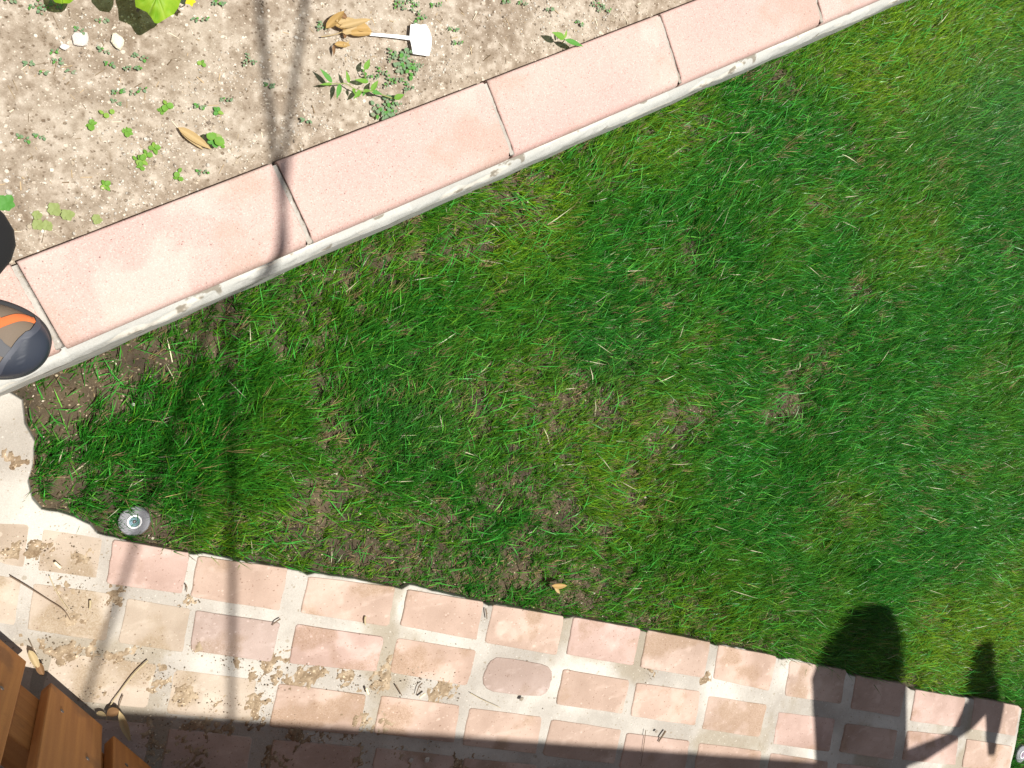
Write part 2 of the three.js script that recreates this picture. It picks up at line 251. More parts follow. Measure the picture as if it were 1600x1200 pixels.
const rowsPx = [
  [[[-60, 800], [46, 824], [38, 888], [-70, 868], 8], [[66, 830], [160, 845], [152, 904], [58, 892], 8], [[176, 846], [296, 868], [284, 928], [166, 911], 1], [[308, 872], [450, 892], [437, 954], [297, 932], 2], [[481, 904], [617, 921], [607, 979], [468, 957], 2], [[635, 924], [755, 944], [745, 1000], [624, 977], 0], [[769, 948], [880, 967], [870, 1024], [757, 1004], 2], [[894, 968], [1000, 986], [989, 1040], [884, 1022], 1], [[1010, 988], [1109, 1007], [1099, 1059], [999, 1042], 4], [[1121, 1011], [1213, 1029], [1202, 1080], [1114, 1060], 0], [[1233, 1035], [1322, 1051], [1314, 1100], [1225, 1087], 4], [[1336, 1059], [1414, 1073], [1406, 1120], [1329, 1107], 5], [[1429, 1081], [1507, 1094], [1500, 1137], [1421, 1126], 6], [[1522, 1094], [1592, 1107], [1586, 1150], [1515, 1139], 5]],
  [[[-80, 885], [34, 905], [24, 978], [-90, 960], 8], [[52, 911], [180, 928], [166, 1002], [42, 984], 8], [[199, 934], [298, 951], [286, 1020], [184, 1004], 8], [[306, 953], [438, 973], [424, 1034], [296, 1016], 7], [[462, 974], [600, 995], [588, 1049], [450, 1036], 1], [[620, 996], [745, 1016], [730, 1072], [608, 1050], 0], [[766, 1022], [867, 1041], [854, 1091], [748, 1078], 7], [[880, 1045], [984, 1063], [972, 1115], [868, 1100], 2], [[994, 1066], [1094, 1080], [1086, 1134], [984, 1118], 0], [[1107, 1087], [1199, 1101], [1186, 1152], [1096, 1139], 4], [[1216, 1112], [1305, 1123], [1296, 1175], [1207, 1162], 6], [[1321, 1130], [1402, 1141], [1394, 1187], [1311, 1174], 5], [[1417, 1141], [1497, 1150], [1492, 1195], [1409, 1187], 6], [[1510, 1154], [1582, 1166], [1575, 1205], [1502, 1198], 0]],
  [[[-70, 985], [60, 1012], [46, 1088], [-80, 1062], 8], [[80, 1018], [245, 1037], [230, 1107], [62, 1090], 8], [[272, 1045], [402, 1062], [392, 1128], [258, 1115], 8], [[435, 1067], [572, 1085], [560, 1148], [420, 1135], 2], [[595, 1086], [719, 1102], [710, 1160], [583, 1145], 0], [[733, 1105], [847, 1120], [838, 1178], [722, 1164], 2], [[862, 1123], [971, 1140], [960, 1194], [847, 1180], 4], [[979, 1144], [1077, 1157], [1069, 1211], [967, 1200], 5], [[1092, 1160], [1190, 1173], [1182, 1226], [1082, 1215], 0], [[1203, 1176], [1294, 1190], [1286, 1240], [1194, 1230], 5], [[1308, 1192], [1392, 1202], [1384, 1250], [1300, 1243], 6], [[1406, 1204], [1488, 1212], [1480, 1258], [1398, 1252], 5], [[1501, 1214], [1572, 1222], [1566, 1264], [1494, 1260], 1]],
];
for (const row of rowsPx) for (const [a, b, c, d, k] of row) brick(row === rowsPx[0] ? [[a[0] + 1, a[1] - 4], [b[0] + 1, b[1] - 4], c, d] : [a, b, c, d], k, k === 7 && a[0] > 700 ? 0.34 : 0.06, k === 8 ? -0.0021 : 0);
// two more courses beyond, under the shade, stepped off from the third
for (let n = 1; n < 4; n++) for (const [a, b, c, d, k] of rowsPx[2]) { const q = [a, b, c, d].map(p => { const w = at(p[0], p[1]); w.x += -0.012 * n; w.z += 0.112 * n + (R() - 0.5) * 0.004; return w; }); brick(q, (k + n * 3) % 8, 0.06); }

// drifted dirt on the paving: a low sheet that rises over the joints where it has gathered
const dirtPx = [[430, 1045, 40], [480, 1055, 40], [540, 1062, 34], [600, 1058, 30], [640, 1068, 34], [690, 1078, 30], [560, 1120, 26], [600, 1130, 28], [540, 1112, 18], [410, 1050, 34], [360, 1035, 26], [255, 1060, 34], [290, 1085, 30], [330, 1100, 26], [400, 1098, 30], [380, 1140, 46], [300, 1150, 50], [230, 1150, 50], [460, 1160, 50], [540, 1180, 50], [640, 1190, 40], [720, 1195, 30], [300, 942, 22], [190, 930, 34], [120, 910, 40], [110, 965, 34], [60, 1010, 44], [100, 1020, 34], [160, 1012, 34], [200, 1015, 30], [610, 1030, 12], [605, 1012, 8], [1110, 1058, 12], [1102, 1064, 10], [1015, 1052, 11], [130, 870, 34], [60, 860, 34], [20, 720, 30], [20, 860, 30], [300, 1190, 70], [430, 1200, 60], [150, 1080, 30], [320, 1010, 20]].map(([x, y, r]) => { const p = at(x, y), q = at(x + r, y); return [p.x, p.z, p.distanceTo(q)]; });
const dirtMask = (x, z) => { let m = 0; for (const [a, b, r] of dirtPx) { const d = Math.hypot(x - a, (z - b) * 1.25) / r; if (d < 1.7) m = Math.max(m, 1 - d / 1.5); } return m; };
{
  const g = grid(-0.32, 1.5, 0.2, 1.1, 0.0035, (x, z) => { const n = fbm(x * 38, z * 38, 141, 5), m = dirtMask(x, z); return -0.0095 + 0.0125 * Math.pow(clamp(m * 1.3), 0.6) * smooth(0.3, 0.7, n + m * 0.12) + 0.012 * (fbm(x * 170, z * 170, 145, 2) - 0.5); }, (x, z) => dirtMask(x, z) > 0 && !inPoly(lawnPoly, x, z));
  top(new THREE.Mesh(g, std({ map: soilMap, bumpMap: soilBump, bumpScale: 0.003, roughness: 1, color: rgb(0.95, 0.87, 0.74) })), 'loose_dirt', 'drifts of brown dirt gathered in the paving joints', null, null, 'stuff');
}

/* ------------------------------------------------ scattered grit (uncountable) */
const dummy = new THREE.Object3D(), colr = new THREE.Color();
function instanced(geo, mat, n, fn, name, parent) {
  const im = new THREE.InstancedMesh(geo, mat, n); im.name = name; let k = 0;
  for (let i = 0; i < n; i++) { dummy.position.set(0, 0, 0); dummy.rotation.set(0, 0, 0); dummy.scale.set(1, 1, 1); if (fn(dummy, colr, i)) { dummy.updateMatrix(); im.setMatrixAt(k, dummy.matrix); im.setColorAt(k, colr); k++; } }
  im.count = k; im.instanceMatrix.needsUpdate = true; if (im.instanceColor) im.instanceColor.needsUpdate = true; if (parent) parent.add(im); return im;
}
const pebbleGeo = new THREE.IcosahedronGeometry(1, 1); { const p = pebbleGeo.attributes.position; for (let i = 0; i < p.count; i++) { const k = 0.8 + 0.35 * vnoise(p.getX(i) * 2 + 5, p.getY(i) * 2 + p.getZ(i) * 3, 151); p.setXYZ(i, p.getX(i) * k, p.getY(i) * k * 0.75, p.getZ(i) * k); } pebbleGeo.computeVertexNormals(); }
const gritMat = std({ roughness: 0.95, color: 0xffffff });
const gravelPx = [[20, 270, 150], [100, 300, 160], [240, 270, 130], [330, 190, 110], [380, 150, 90], [460, 120, 90], [560, 70, 60], [700, 40, 90], [690, 90, 70], [620, 180, 80], [560, 110, 70], [860, 30, 90], [940, 20, 80], [120, 60, 60], [480, 200, 60], [60, 370, 90], [150, 330, 90]];
{
  const P = gravelPx.map(([x, y, r]) => { const p = at(x, y, 0.24); return [p.x, p.z, r / 1000]; });
  const dens = (x, z) => { let m = 0.12; for (const [a, b, r] of P) m = Math.max(m, 1 - Math.hypot(x - a, z - b) / r); return m * smooth(0.3, 0.65, fbm(x * 14, z * 14, 155, 3)) * 1.6; };
  top(instanced(pebbleGeo, gritMat, 85000, (d, c) => {
    const x = rr(-0.45, 1.5), z = rr(-1.0, 0.3), [, t] = wallST(x, z); if (t > -CW - 0.004 || R() > dens(x, z)) return false;
    const s = 0.0006 + 0.0017 * Math.pow(R(), 2.4) + (R() < 0.015 ? 0.0018 : 0); d.position.set(x, bedY(x, z) + s * 0.25, z); d.rotation.set(R() * 6, R() * 6, R() * 6); d.scale.set(s * rr(0.8, 1.4), s, s);
    const k = R(), v = rr(0.7, 1.1); k < 0.62 ? c.setRGB(0.58 * v, 0.53 * v, 0.45 * v) : k < 0.85 ? c.setRGB(0.45 * v, 0.37 * v, 0.27 * v) : c.setRGB(0.24 * v, 0.19 * v, 0.14 * v); return true;
  }, 'gravel'), 'gravel', 'fine pale gravel scattered over the dry bed', null, null, 'stuff');
}
const strawGeo = new THREE.CylinderGeometry(0.5, 0.35, 1, 5, 3); strawGeo.rotateZ(Math.PI / 2); { const p = strawGeo.attributes.position; for (let i = 0; i < p.count; i++) p.setY(i, p.getY(i) + 0); }
top(instanced(strawGeo, gritMat, 4000, (d, c) => {
  const x = rr(-0.4, 1.4), z = rr(-0.9, 0.3), [, t] = wallST(x, z); if (t > -CW - 0.012 || R() > 0.25 + 1.4 * (fbm(x * 9, z * 9, 161, 3) - 0.35)) return false;
  const L = 0.004 + 0.016 * Math.pow(R(), 2.5), w = rr(0.0006, 0.0013); d.position.set(x, bedY(x, z) + w * 0.6, z); d.rotation.set(0, R() * 6.3, (R() - 0.5) * 0.3); d.scale.set(L, w, w * rr(1, 2)); const v = rr(0.6, 1.1), k = R(); k < 0.55 ? c.setRGB(0.46 * v, 0.34 * v, 0.2 * v) : k < 0.8 ? c.setRGB(0.2 * v, 0.14 * v, 0.08 * v) : c.setRGB(0.62 * v, 0.54 * v, 0.4 * v); return true;
}, 'plant_litter'), 'plant_litter', 'bits of straw and bark strewn over the bed', null, null, 'stuff');
top(instanced(pebbleGeo, gritMat, 34000, (d, c) => {
  const x = rr(-0.3, 1.2), z = rr(0.25, 0.95), m = dirtMask(x, z); if (inPoly(lawnPoly, x, z) || R() > (m * 1.3 + 0.012) * smooth(0.3, 0.62, fbm(x * 30, z * 30, 147, 3))) return false;
  const s = 0.0005 + 0.0014 * Math.pow(R(), 3); d.position.set(x, 0.0015 + 0.002 * m * R(), z); d.rotation.set(R() * 6, R() * 6, R() * 6); d.scale.setScalar(s); const v = rr(0.6, 1.2); R() < 0.6 ? c.setRGB(0.2 * v, 0.15 * v, 0.1 * v) : c.setRGB(0.5 * v, 0.42 * v, 0.32 * v); return true;
}, 'dirt_crumbs'), 'dirt_crumbs', 'crumbs of dirt and grit over the dirty paving', null, null, 'stuff');

/* ------------------------------------------------ the lawn */
const bare = [[100, 625, 60, .95], [150, 600, 40, .8], [200, 570, 45, .8], [255, 575, 40, .75], [320, 520, 40, .6], [100, 665, 40, .7], [75, 640, 40, .9], [85, 790, 30, .9], [110, 740, 30, .5], [150, 838, 20, .9], [235, 845, 30, .8], [480, 490, 40, .55], [420, 520, 30, .6], [590, 420, 60, .75], [660, 400, 55, .75], [730, 385, 50, .7], [540, 440, 40, .7], [560, 385, 40, .6], [820, 320, 60, .8], [850, 310, 40, .8], [950, 265, 40, .6], [1100, 205, 40, .6], [1215, 120, 40, .75], [520, 670, 32, .85], [540, 760, 42, .85], [500, 800, 60, .8], [460, 830, 50, .85], [560, 855, 60, .85], [640, 860, 75, .8], [700, 850, 40, .7], [740, 640, 50, .75], [860, 660, 55, .8], [880, 630, 40, .75], [780, 770, 45, .75], [830, 890, 60, .85], [800, 910, 50, .9], [920, 920, 65, .85], [700, 895, 50, .9], [600, 890, 40, .95], [500, 870, 50, .7], [1075, 395, 26, .9], [1010, 430, 40, .5], [1080, 650, 36, .85], [1060, 680, 36, .85], [950, 640, 30, .7], [1240, 635, 32, .95], [1210, 650, 24, .8], [1345, 455, 26, .9], [1275, 320, 32, .85], [1340, 320, 26, .6], [1345, 230, 26, .8], [1375, 130, 26, .6], [1480, 270, 22, .8], [1490, 400, 26, .7], [1460, 330, 20, .7], [990, 745, 38, .8], [985, 790, 36, .75], [880, 810, 38, .8], [950, 825, 26, .8], [1020, 700, 30, .7], [1290, 575, 32, .8], [1250, 585, 24, .6], [1350, 800, 26, .85], [1320, 785, 24, .7], [1500, 740, 22, .8], [1445, 655, 22, .7], [1260, 845, 22, .7], [1430, 825, 22, .7], [1465, 965, 28, .8], [1425, 1070, 18, .9], [1000, 960, 55, .65], [1060, 970, 40, .6], [1110, 985, 36, .6], [1200, 1005, 36, .7], [1170, 990, 30, .6], [1255, 1020, 20, .7], [1580, 400, 20, .6], [1590, 480, 20, .6], [1100, 530, 25, .6], [850, 560, 30, .6], [830, 600, 30, .7], [800, 590, 26, .7], [480, 610, 26, .6], [640, 620, 28, .7], [740, 690, 30, .7], [690, 810, 28, .8]].map(([x, y, r, s]) => { const p = at(x, y), q = at(x + r, y), w = at(x, y + r); return [p.x, p.z, p.distanceTo(q), p.distanceTo(w), s]; });
const blob = (L, x, z) => { let m = 0; for (const [a, b, r1, r2, s] of L) { const d = ((x - a) / r1) ** 2 + ((z - b) / r2) ** 2; if (d < 4) m = Math.max(m, s * Math.exp(-d * 0.9)); } return m; };
const zone = L => L.map(([x, y, r, s]) => { const p = at(x, y), q = at(x + r, y), w = at(x, y + r); return [p.x, p.z, p.distanceTo(q), p.distanceTo(w), s]; });
const lush = zone([[330, 690, 90, 1], [400, 600, 80, .8], [300, 760, 70, .8], [370, 760, 60, 1], [440, 660, 70, .7], [650, 640, 90, .7], [700, 470, 120, .8], [880, 420, 120, .9], [1000, 350, 100, .7], [1200, 400, 120, .7], [1340, 960, 130, 1], [1400, 880, 130, .8], [1200, 900, 120, .8], [1550, 250, 120, 1], [1480, 560, 140, .7], [1300, 750, 120, .7], [1560, 700, 120, .8], [930, 340, 90, .7], [680, 720, 70, .5], [1080, 830, 100, .6], [190, 690, 60, .6]]);
const yellow = zone([[1450, 60, 120, 1], [1380, 110, 90, .8], [1540, 40, 90, .8], [1300, 90, 60, .6], [1500, 1010, 90, .9], [1570, 980, 70, .8], [1430, 400, 60, .35], [1590, 880, 70, .5], [920, 700, 90, .35], [1000, 780, 90, .3], [1030, 225, 70, .45], [560, 850, 110, .3], [800, 330, 80, .4], [1120, 1000, 120, .3], [1000, 650, 90, .3], [320, 840, 60, .5], [1250, 60, 60, .5]]);
const blueish = zone([[1560, 170, 90, .6], [1570, 110, 60, .4], [660, 640, 90, .3], [950, 590, 80, .3]]);
const MAXB = 740000, SEG = 2, VPB = SEG * 2 + 1, gp = new Float32Array(MAXB * VPB * 3), gn = new Float32Array(MAXB * VPB * 3), gc = new Float32Array(MAXB * VPB * 3), gi = new Uint32Array(MAXB * (SEG * 2 - 1) * 3); let nb = 0;
const heads = [at(210, 815), at(1597, 1179)];                  // no grass grows through the sprinkler heads
function blade(x, y, z, L, w, az, lean, bend, roll, c) {       // a tapering ribbon that starts at an angle from upright and bends over
  if (nb >= MAXB || heads.some(p => Math.hypot(x - p.x, z - p.z) < 0.0285)) return; const v0 = nb * VPB, ca = Math.cos(az), sa = Math.sin(az), cr = Math.cos(roll), sr = Math.sin(roll); let px = x, py = y, pz = z, t0 = lean;
  for (let i = 0; i <= SEG; i++) {
    const th = lean + bend * i / SEG, st = Math.sin(th), ct = Math.cos(th); if (i) { const tm = lean + bend * (i - 0.5) / SEG, d = L / SEG; px += Math.sin(tm) * ca * d; py += Math.cos(tm) * d; pz += Math.sin(tm) * sa * d; }
    // across the ribbon: level and square to the blade, rolled about it
    const nx = -ct * ca, ny = st, nz = -ct * sa, wx = -sa * cr + nx * sr, wy = ny * sr, wz = ca * cr + nz * sr, Nx = nx * cr + sa * sr, Ny = ny * cr, Nz = nz * cr - ca * sr, h = w * 0.5 * (i === 0 ? 0.8 : i === 1 ? 1 : 0);
    for (let e = -1; e <= 1; e += 2) { const k = v0 + Math.min(i * 2 + (e > 0 ? 1 : 0), VPB - 1); gp[3 * k] = px + wx * h * e; gp[3 * k + 1] = py + wy * h * e; gp[3 * k + 2] = pz + wz * h * e; gn[3 * k] = Nx; gn[3 * k + 1] = Ny; gn[3 * k + 2] = Nz; gc[3 * k] = c[0]; gc[3 * k + 1] = c[1]; gc[3 * k + 2] = c[2]; }
  }
  let q = nb * (SEG * 2 - 1) * 3; for (let i = 0; i < SEG - 1; i++) { const a = v0 + 2 * i; gi[q++] = a; gi[q++] = a + 1; gi[q++] = a + 2; gi[q++] = a + 1; gi[q++] = a + 3; gi[q++] = a + 2; } gi[q++] = v0 + VPB - 3; gi[q++] = v0 + VPB - 2; gi[q++] = v0 + VPB - 1; nb++;
}
{
  const onLawn = () => { for (;;) { const x = rr(-0.24, 3.9), z = rr(-1.65, 1.75); if (!inPoly(lawnPoly, x, z)) { if (R() < 0.02) return null; continue; } const [, t] = wallST(x, z); if (t < FACE - 0.004) continue; const [a, b] = pxOf(new THREE.Vector3(x, 0, z)); if ((a > 1680 || b < -80 || b > 1280) && R() > (x > 3.2 ? 0.12 : 0.25)) continue; return [x, z]; } };
  const tufts = 64000;
  for (let i = 0; i < tufts; i++) {
    const P = onLawn(); if (!P) continue; const [x, z] = P, n = fbm(x * 11, z * 11, 171, 4), n2 = fbm(x * 4, z * 4, 175, 3), b = blob(bare, x, z), lu = blob(lush, x, z), ye = blob(yellow, x, z), bl = blob(blueish, x, z), left = smooth(0.7, 0.0, x);
    const dense = clamp(1.2 - b * 1.05 - left * 0.5 - smooth(0.46, 0.3, n) * 0.5 + lu * 0.4); if (R() > dense) continue;
    const yellowing = clamp(ye * 1.0 + (n2 - 0.5) * 0.7 + b * 0.3), u0 = rr(0.75, 1.25), straw = R() < 0.03 + b * 0.12;
    const dead = lerp3([0.3, 0.23, 0.1], [0.2, 0.14, 0.07], R());
    const az0 = -0.5 + (fbm(x * 5, z * 5, 181, 3) - 0.5) * 2.4, nbl = 6 + Math.floor(R() * 5), sp = rr(0.004, 0.009), Lt = (0.021 + 0.014 * R() + 0.03 * lu * (0.4 + 0.6 * R()) * (1 + 0.5 * left) + 0.008 * left) * (1 - b * 0.3);
    for (let k = 0; k < nbl; k++) {
      const a = R() * 6.283, r = sp * Math.sqrt(R()), bx = x + r * Math.cos(a), bz = z + r * Math.sin(a), az = R() < 0.18 ? R() * 6.283 : az0 + (R() - 0.5) * 1.4, u = u0 * (0.5 + 1.3 * R() * R() + 0.25 * R()), mixY = clamp(yellowing * rr(0, 2) + (R() < 0.1 ? 0.4 : 0)), g = R() < 0.007 ? [0.4, 0.4, 0.28] : straw ? dead : lerp3(lerp3([0.02, 0.145, 0.010], [0.17, 0.29, 0.012], mixY), [0.05, 0.16, 0.055], bl * rr(0, 1.3));   // one even colour from base to tip
      blade(bx, lawnY(bx, bz) - 0.003, bz, Lt * rr(0.6, 1.5), rr(0.0010, 0.0018), az, rr(0.1, 0.7), rr(0.2, 1.0), (R() - 0.5) * 1.6, [g[0] * u, g[1] * u, g[2] * u]);
    }
  }
  for (let i = 0; i < 200000; i++) {                            // short undergrowth and dead thatch close to the soil
    const P = onLawn(); if (!P) continue; const [x, z] = P, b = blob(bare, x, z), n = fbm(x * 13, z * 13, 191, 3); if (R() > 1.0 - b * 0.35 - smooth(0.5, 0, x) * 0.35) continue;
    const u = rr(0.6, 1.35), dead = R() < 0.12 + b * 0.45 + (n - 0.5) * 0.6, col = dead ? (R() < 0.5 ? [0.22, 0.165, 0.085] : [0.12, 0.09, 0.05]) : (R() < 0.5 ? [0.024, 0.115, 0.010] : [0.055, 0.13, 0.014]);
    blade(x, lawnY(x, z) - 0.001, z, rr(0.007, 0.018), rr(0.0012, 0.0022), R() * 6.283, rr(0.2, 1.4), rr(-0.3, 0.7), (R() - 0.5) * 1.5, [col[0] * u, col[1] * u, col[2] * u]);
  }
  for (let i = 0; i < 17000; i++) {                            // single long blades lying over the rest
    const P = onLawn(); if (!P) continue; const [x, z] = P, b = blob(bare, x, z), lu = blob(lush, x, z), [, t] = wallST(x, z); if (t < FACE + 0.008 || R() > 0.7 - b * 0.35 + lu * 0.4) continue;
    const u = rr(0.9, 2.0), k = R(), col = k < 0.02 ? [0.36, 0.34, 0.22] : k < 0.3 ? [0.07, 0.23, 0.025] : [0.03, 0.18, 0.022];
    blade(x, lawnY(x, z), z, rr(0.035, 0.07) + 0.03 * lu * R(), rr(0.0013, 0.0024), -0.6 + (R() - 0.5) * 2.6 + (fbm(x * 5, z * 5, 181, 3) - 0.5) * 2, rr(0.35, 0.95), rr(0.15, 0.9), (R() - 0.5) * 1.4, [col[0] * u, col[1] * u, col[2] * u]);
  }
  const g = new THREE.BufferGeometry(); g.setAttribute('position', new THREE.BufferAttribute(gp.subarray(0, nb * VPB * 3), 3)); g.setAttribute('normal', new THREE.BufferAttribute(gn.subarray(0, nb * VPB * 3), 3)); g.setAttribute('color', new THREE.BufferAttribute(gc.subarray(0, nb * VPB * 3), 3)); g.setIndex(new THREE.BufferAttribute(gi.subarray(0, nb * (SEG * 2 - 1) * 3), 1));
  top(new THREE.Mesh(g, new THREE.MeshPhysicalMaterial({ vertexColors: true, roughness: 0.4, specularIntensity: 0.6, side: THREE.DoubleSide })), 'lawn_grass', 'green lawn grass with thin brown patches between wall and paving', null, null, 'stuff');
  top(instanced(pebbleGeo, gritMat, 5200, (d, c) => {
    const x = rr(-0.22, 2.4), z = rr(-1.0, 1.4); if (!inPoly(lawnPoly, x, z) || R() > 0.1 + blob(bare, x, z) * 0.5 + 0.4 * smooth(0.4, 0, x)) return false;
    const s = 0.001 + 0.0022 * Math.pow(R(), 2); d.position.set(x, lawnY(x, z) + s * 0.4, z); d.rotation.set(R() * 6, R() * 6, R() * 6); d.scale.set(s * 1.3, s, s); const v = rr(0.6, 1.1); R() < 0.6 ? c.setRGB(0.6 * v, 0.52 * v, 0.4 * v) : c.setRGB(0.28 * v, 0.2 * v, 0.13 * v); return true;
  }, 'lawn_grit'), 'lawn_grit', 'small stones and crumbs among the grass', null, null, 'stuff');
}
/* ------------------------------------------------ leaves */
function leafGeo(len, wid, prof, fold = 0.25, curl = 0.2, n = 6) {     // along +x, folded on its midrib, tip curling down
  const pos = [], idx = [], cr = [-1, -0.5, 0, 0.5, 1];
  for (let i = 0; i <= n; i++) { const t = i / n, w = prof(t) * wid * 0.5; for (const v of cr) pos.push(len * t, fold * Math.abs(v) * w - curl * len * t * t + 0.0001, v * w); }
  for (let i = 0; i < n; i++) for (let k = 0; k < 4; k++) { const a = i * 5 + k; idx.push(a, a + 1, a + 5, a + 1, a + 6, a + 5); }
  return mesh3(pos, idx);
}
const ovate = t => Math.pow(Math.sin(Math.PI * Math.pow(t, 0.8)), 0.7) + 0.02, lance = t => Math.pow(Math.sin(Math.PI * Math.pow(t, 0.7)), 1.1) + 0.02, round_ = t => Math.sqrt(Math.max(0, 1 - (2 * t - 1) ** 2)) + 0.02;
const leafM = (r, g, b, tr = 0.3) => new THREE.MeshPhysicalMaterial({ color: rgb(r, g, b), roughness: 0.6, side: THREE.DoubleSide, transmission: tr, thickness: 0, specularIntensity: 0.4 });
const GM = { bright: leafM(0.16, 0.34, 0.04), lime: leafM(0.24, 0.4, 0.06), fresh: leafM(0.1, 0.3, 0.05), spurge: leafM(0.15, 0.24, 0.12, 0.15), spurge2: leafM(0.22, 0.27, 0.16, 0.15), olive: leafM(0.25, 0.3, 0.1, 0.15), stem: leafM(0.25, 0.28, 0.1, 0), redstem: leafM(0.3, 0.14, 0.1, 0), dry: leafM(0.46, 0.3, 0.11, 0.2), dry2: leafM(0.5, 0.36, 0.17, 0.2), tan: leafM(0.5, 0.38, 0.2, 0.2), brown: leafM(0.2, 0.11, 0.05, 0) };
const smallLeaf = [leafGeo(1, 0.75, ovate, 0.3, 0.15, 5), leafGeo(1, 0.62, ovate, 0.5, 0.25, 5), leafGeo(1, 0.85, round_, 0.25, 0.05, 5)];
const bedPt = (px, py) => { const p = at(px, py, 0.238); p.y = bedY(p.x, p.z); return p; };
function tube(pts, r0, r1, seg = 12, rad = 6) {
  const c = new THREE.CatmullRomCurve3(pts), g = new THREE.TubeGeometry(c, seg, 1, rad), p = g.attributes.position; const q = new THREE.Vector3();
  for (let i = 0; i <= seg; i++) { c.getPointAt(i / seg, q); const r = mix(r0, r1, i / seg); for (let k = 0; k <= rad; k++) { const v = i * (rad + 1) + k; p.setXYZ(v, q.x + (p.getX(v) - q.x) * r, q.y + (p.getY(v) - q.y) * r, q.z + (p.getZ(v) - q.z) * r); } }
  return g;
}
function putLeaf(parent, geo, mat, x, y, z, yaw, pitch, s, name = 'leaf') { const m = part(geo, mat, name, parent); m.position.set(x, y, z); m.rotation.set(0, yaw, pitch, 'YXZ'); m.scale.set(s, s, s); return m; }

// small green seedlings in the bed: [px, py, leaf count, leaf length m, material, height]
const seedlings = [[260, 164, 3, .010, 'bright', .008], [253, 173, 4, .007, 'bright', .004], [175, 171, 1, .009, 'lime', .006], [162, 179, 2, .009, 'lime', .007], [142, 195, 4, .009, 'bright', .005], [199, 206, 5, .0095, 'bright', .006], [241, 232, 4, .009, 'bright', .006], [229, 241, 3, .008, 'bright', .006], [213, 251, 2, .008, 'bright', .006], [222, 252, 4, .009, 'bright', .007], [220, 261, 3, .0075, 'bright', .005], [279, 270, 2, .0095, 'bright', .007], [278, 280, 2, .009, 'bright', .006], [165, 290, 4, .0095, 'bright', .006], [340, 175, 4, .008, 'fresh', .006], [316, 99, 3, .007, 'bright', .005], [345, 228, 2, .006, 'bright', .004]];
const seedLabels = { '175,171': 'single round pale lime leaf standing alone in the soil', '162,179': 'pair of lime round leaves below a single lime leaf', '345,228': 'tiny two-leaved seedling at the foot of the taller sprout', '340,175': 'small darker green seedling above the taller sprout', '316,99': 'lone bright seedling in open soil near the rope shadow', '165,290': 'bright round-leaved seedling on pale gravel near the wall end', '142,195': 'four-leaved seedling below the pair of lime leaves' };
for (const [px, py, n, L, mk, h] of seedlings) {
  const p = bedPt(px, py), g = top(new THREE.Group(), 'seedling', seedLabels[px + ',' + py] ?? 'tiny bright green round-leaved seedling sprouting from dry soil', 'seedling', 'bright seedlings scattered in the garden bed'); g.position.copy(p);
  part(tube([new THREE.Vector3(0, -0.003, 0), new THREE.Vector3(0.0005, h * 0.5, 0), new THREE.Vector3(0, h, 0)], 0.0007, 0.0005, 4, 5), GM.stem, 'stem', g);
  const a0 = R() * 6.28; for (let k = 0; k < n; k++) putLeaf(g, smallLeaf[2 - (k % 2)], GM[R() < 0.25 ? 'lime' : mk], 0, h - 0.001 * k, 0, a0 + k * 6.28 / n + rr(-0.4, 0.4), rr(-0.1, 0.35), L * rr(0.8, 1.15));
}
{ // the taller sprout that throws a dark shadow
  const p = bedPt(330, 222), g = top(new THREE.Group(), 'seedling', 'taller lobed green sprout beside a dry tan leaf in the bed', 'seedling'); g.position.copy(p);
  part(tube([new THREE.Vector3(0, -0.003, 0), new THREE.Vector3(0.002, 0.018, 0), new THREE.Vector3(0.002, 0.03, 0)], 0.001, 0.0007, 6, 5), GM.stem, 'stem', g);
  for (const [a, s, h, m] of [[2.6, .013, .03, 'bright'], [1.8, .011, .028, 'bright'], [-.3, .016, .027, 'bright'], [.5, .014, .022, 'olive'], [1.2, .012, .02, 'olive'], [-1.2, .012, .02, 'fresh'], [3.6, .01, .02, 'fresh']]) putLeaf(g, smallLeaf[2], GM[m], 0.002, h, 0, a, 0.1, s);
}
// prostrate grey-green weeds: [px, py, radius px, leaves]
const spurges = [[61, 9, 13, 14], [88, 10, 10, 7], [15, 2, 9, 7], [340, 5, 9, 8], [312, 31, 13, 8], [217, 90, 11, 8], [207, 106, 12, 9], [388, 95, 12, 10], [185, 145, 10, 8], [313, 165, 9, 7], [352, 156, 9, 7], [38, 217, 8, 6], [62, 212, 7, 5], [160, 32, 7, 5], [125, 49, 8, 6], [45, 101, 7, 5], [90, 97, 7, 5], [68, 114, 5, 4], [110, 112, 5, 4], [170, 100, 6, 5], [209, 145, 5, 4], [223, 139, 5, 4], [183, 160, 6, 5], [163, 79, 6, 5], [85, 81, 5, 4], [316, 268, 8, 6], [502, 42, 9, 10], [625, 6, 16, 18], [646, 8, 12, 12], [655, 29, 13, 13], [680, 8, 10, 8], [707, 47, 10, 8], [714, 67, 9, 8], [610, 89, 11, 10], [632, 100, 24, 34], [650, 105, 13, 12], [572, 120, 12, 11], [594, 116, 13, 11], [608, 130, 14, 11], [622, 126, 10, 8], [637, 137, 11, 10], [602, 172, 24, 32], [614, 160, 12, 10], [420, 134, 8, 7], [477, 189, 9, 6], [815, 6, 10, 8], [857, 17, 9, 7], [932, 8, 16, 14], [945, 16, 10, 8], [905, 37, 8, 7], [790, 3, 9, 8]];
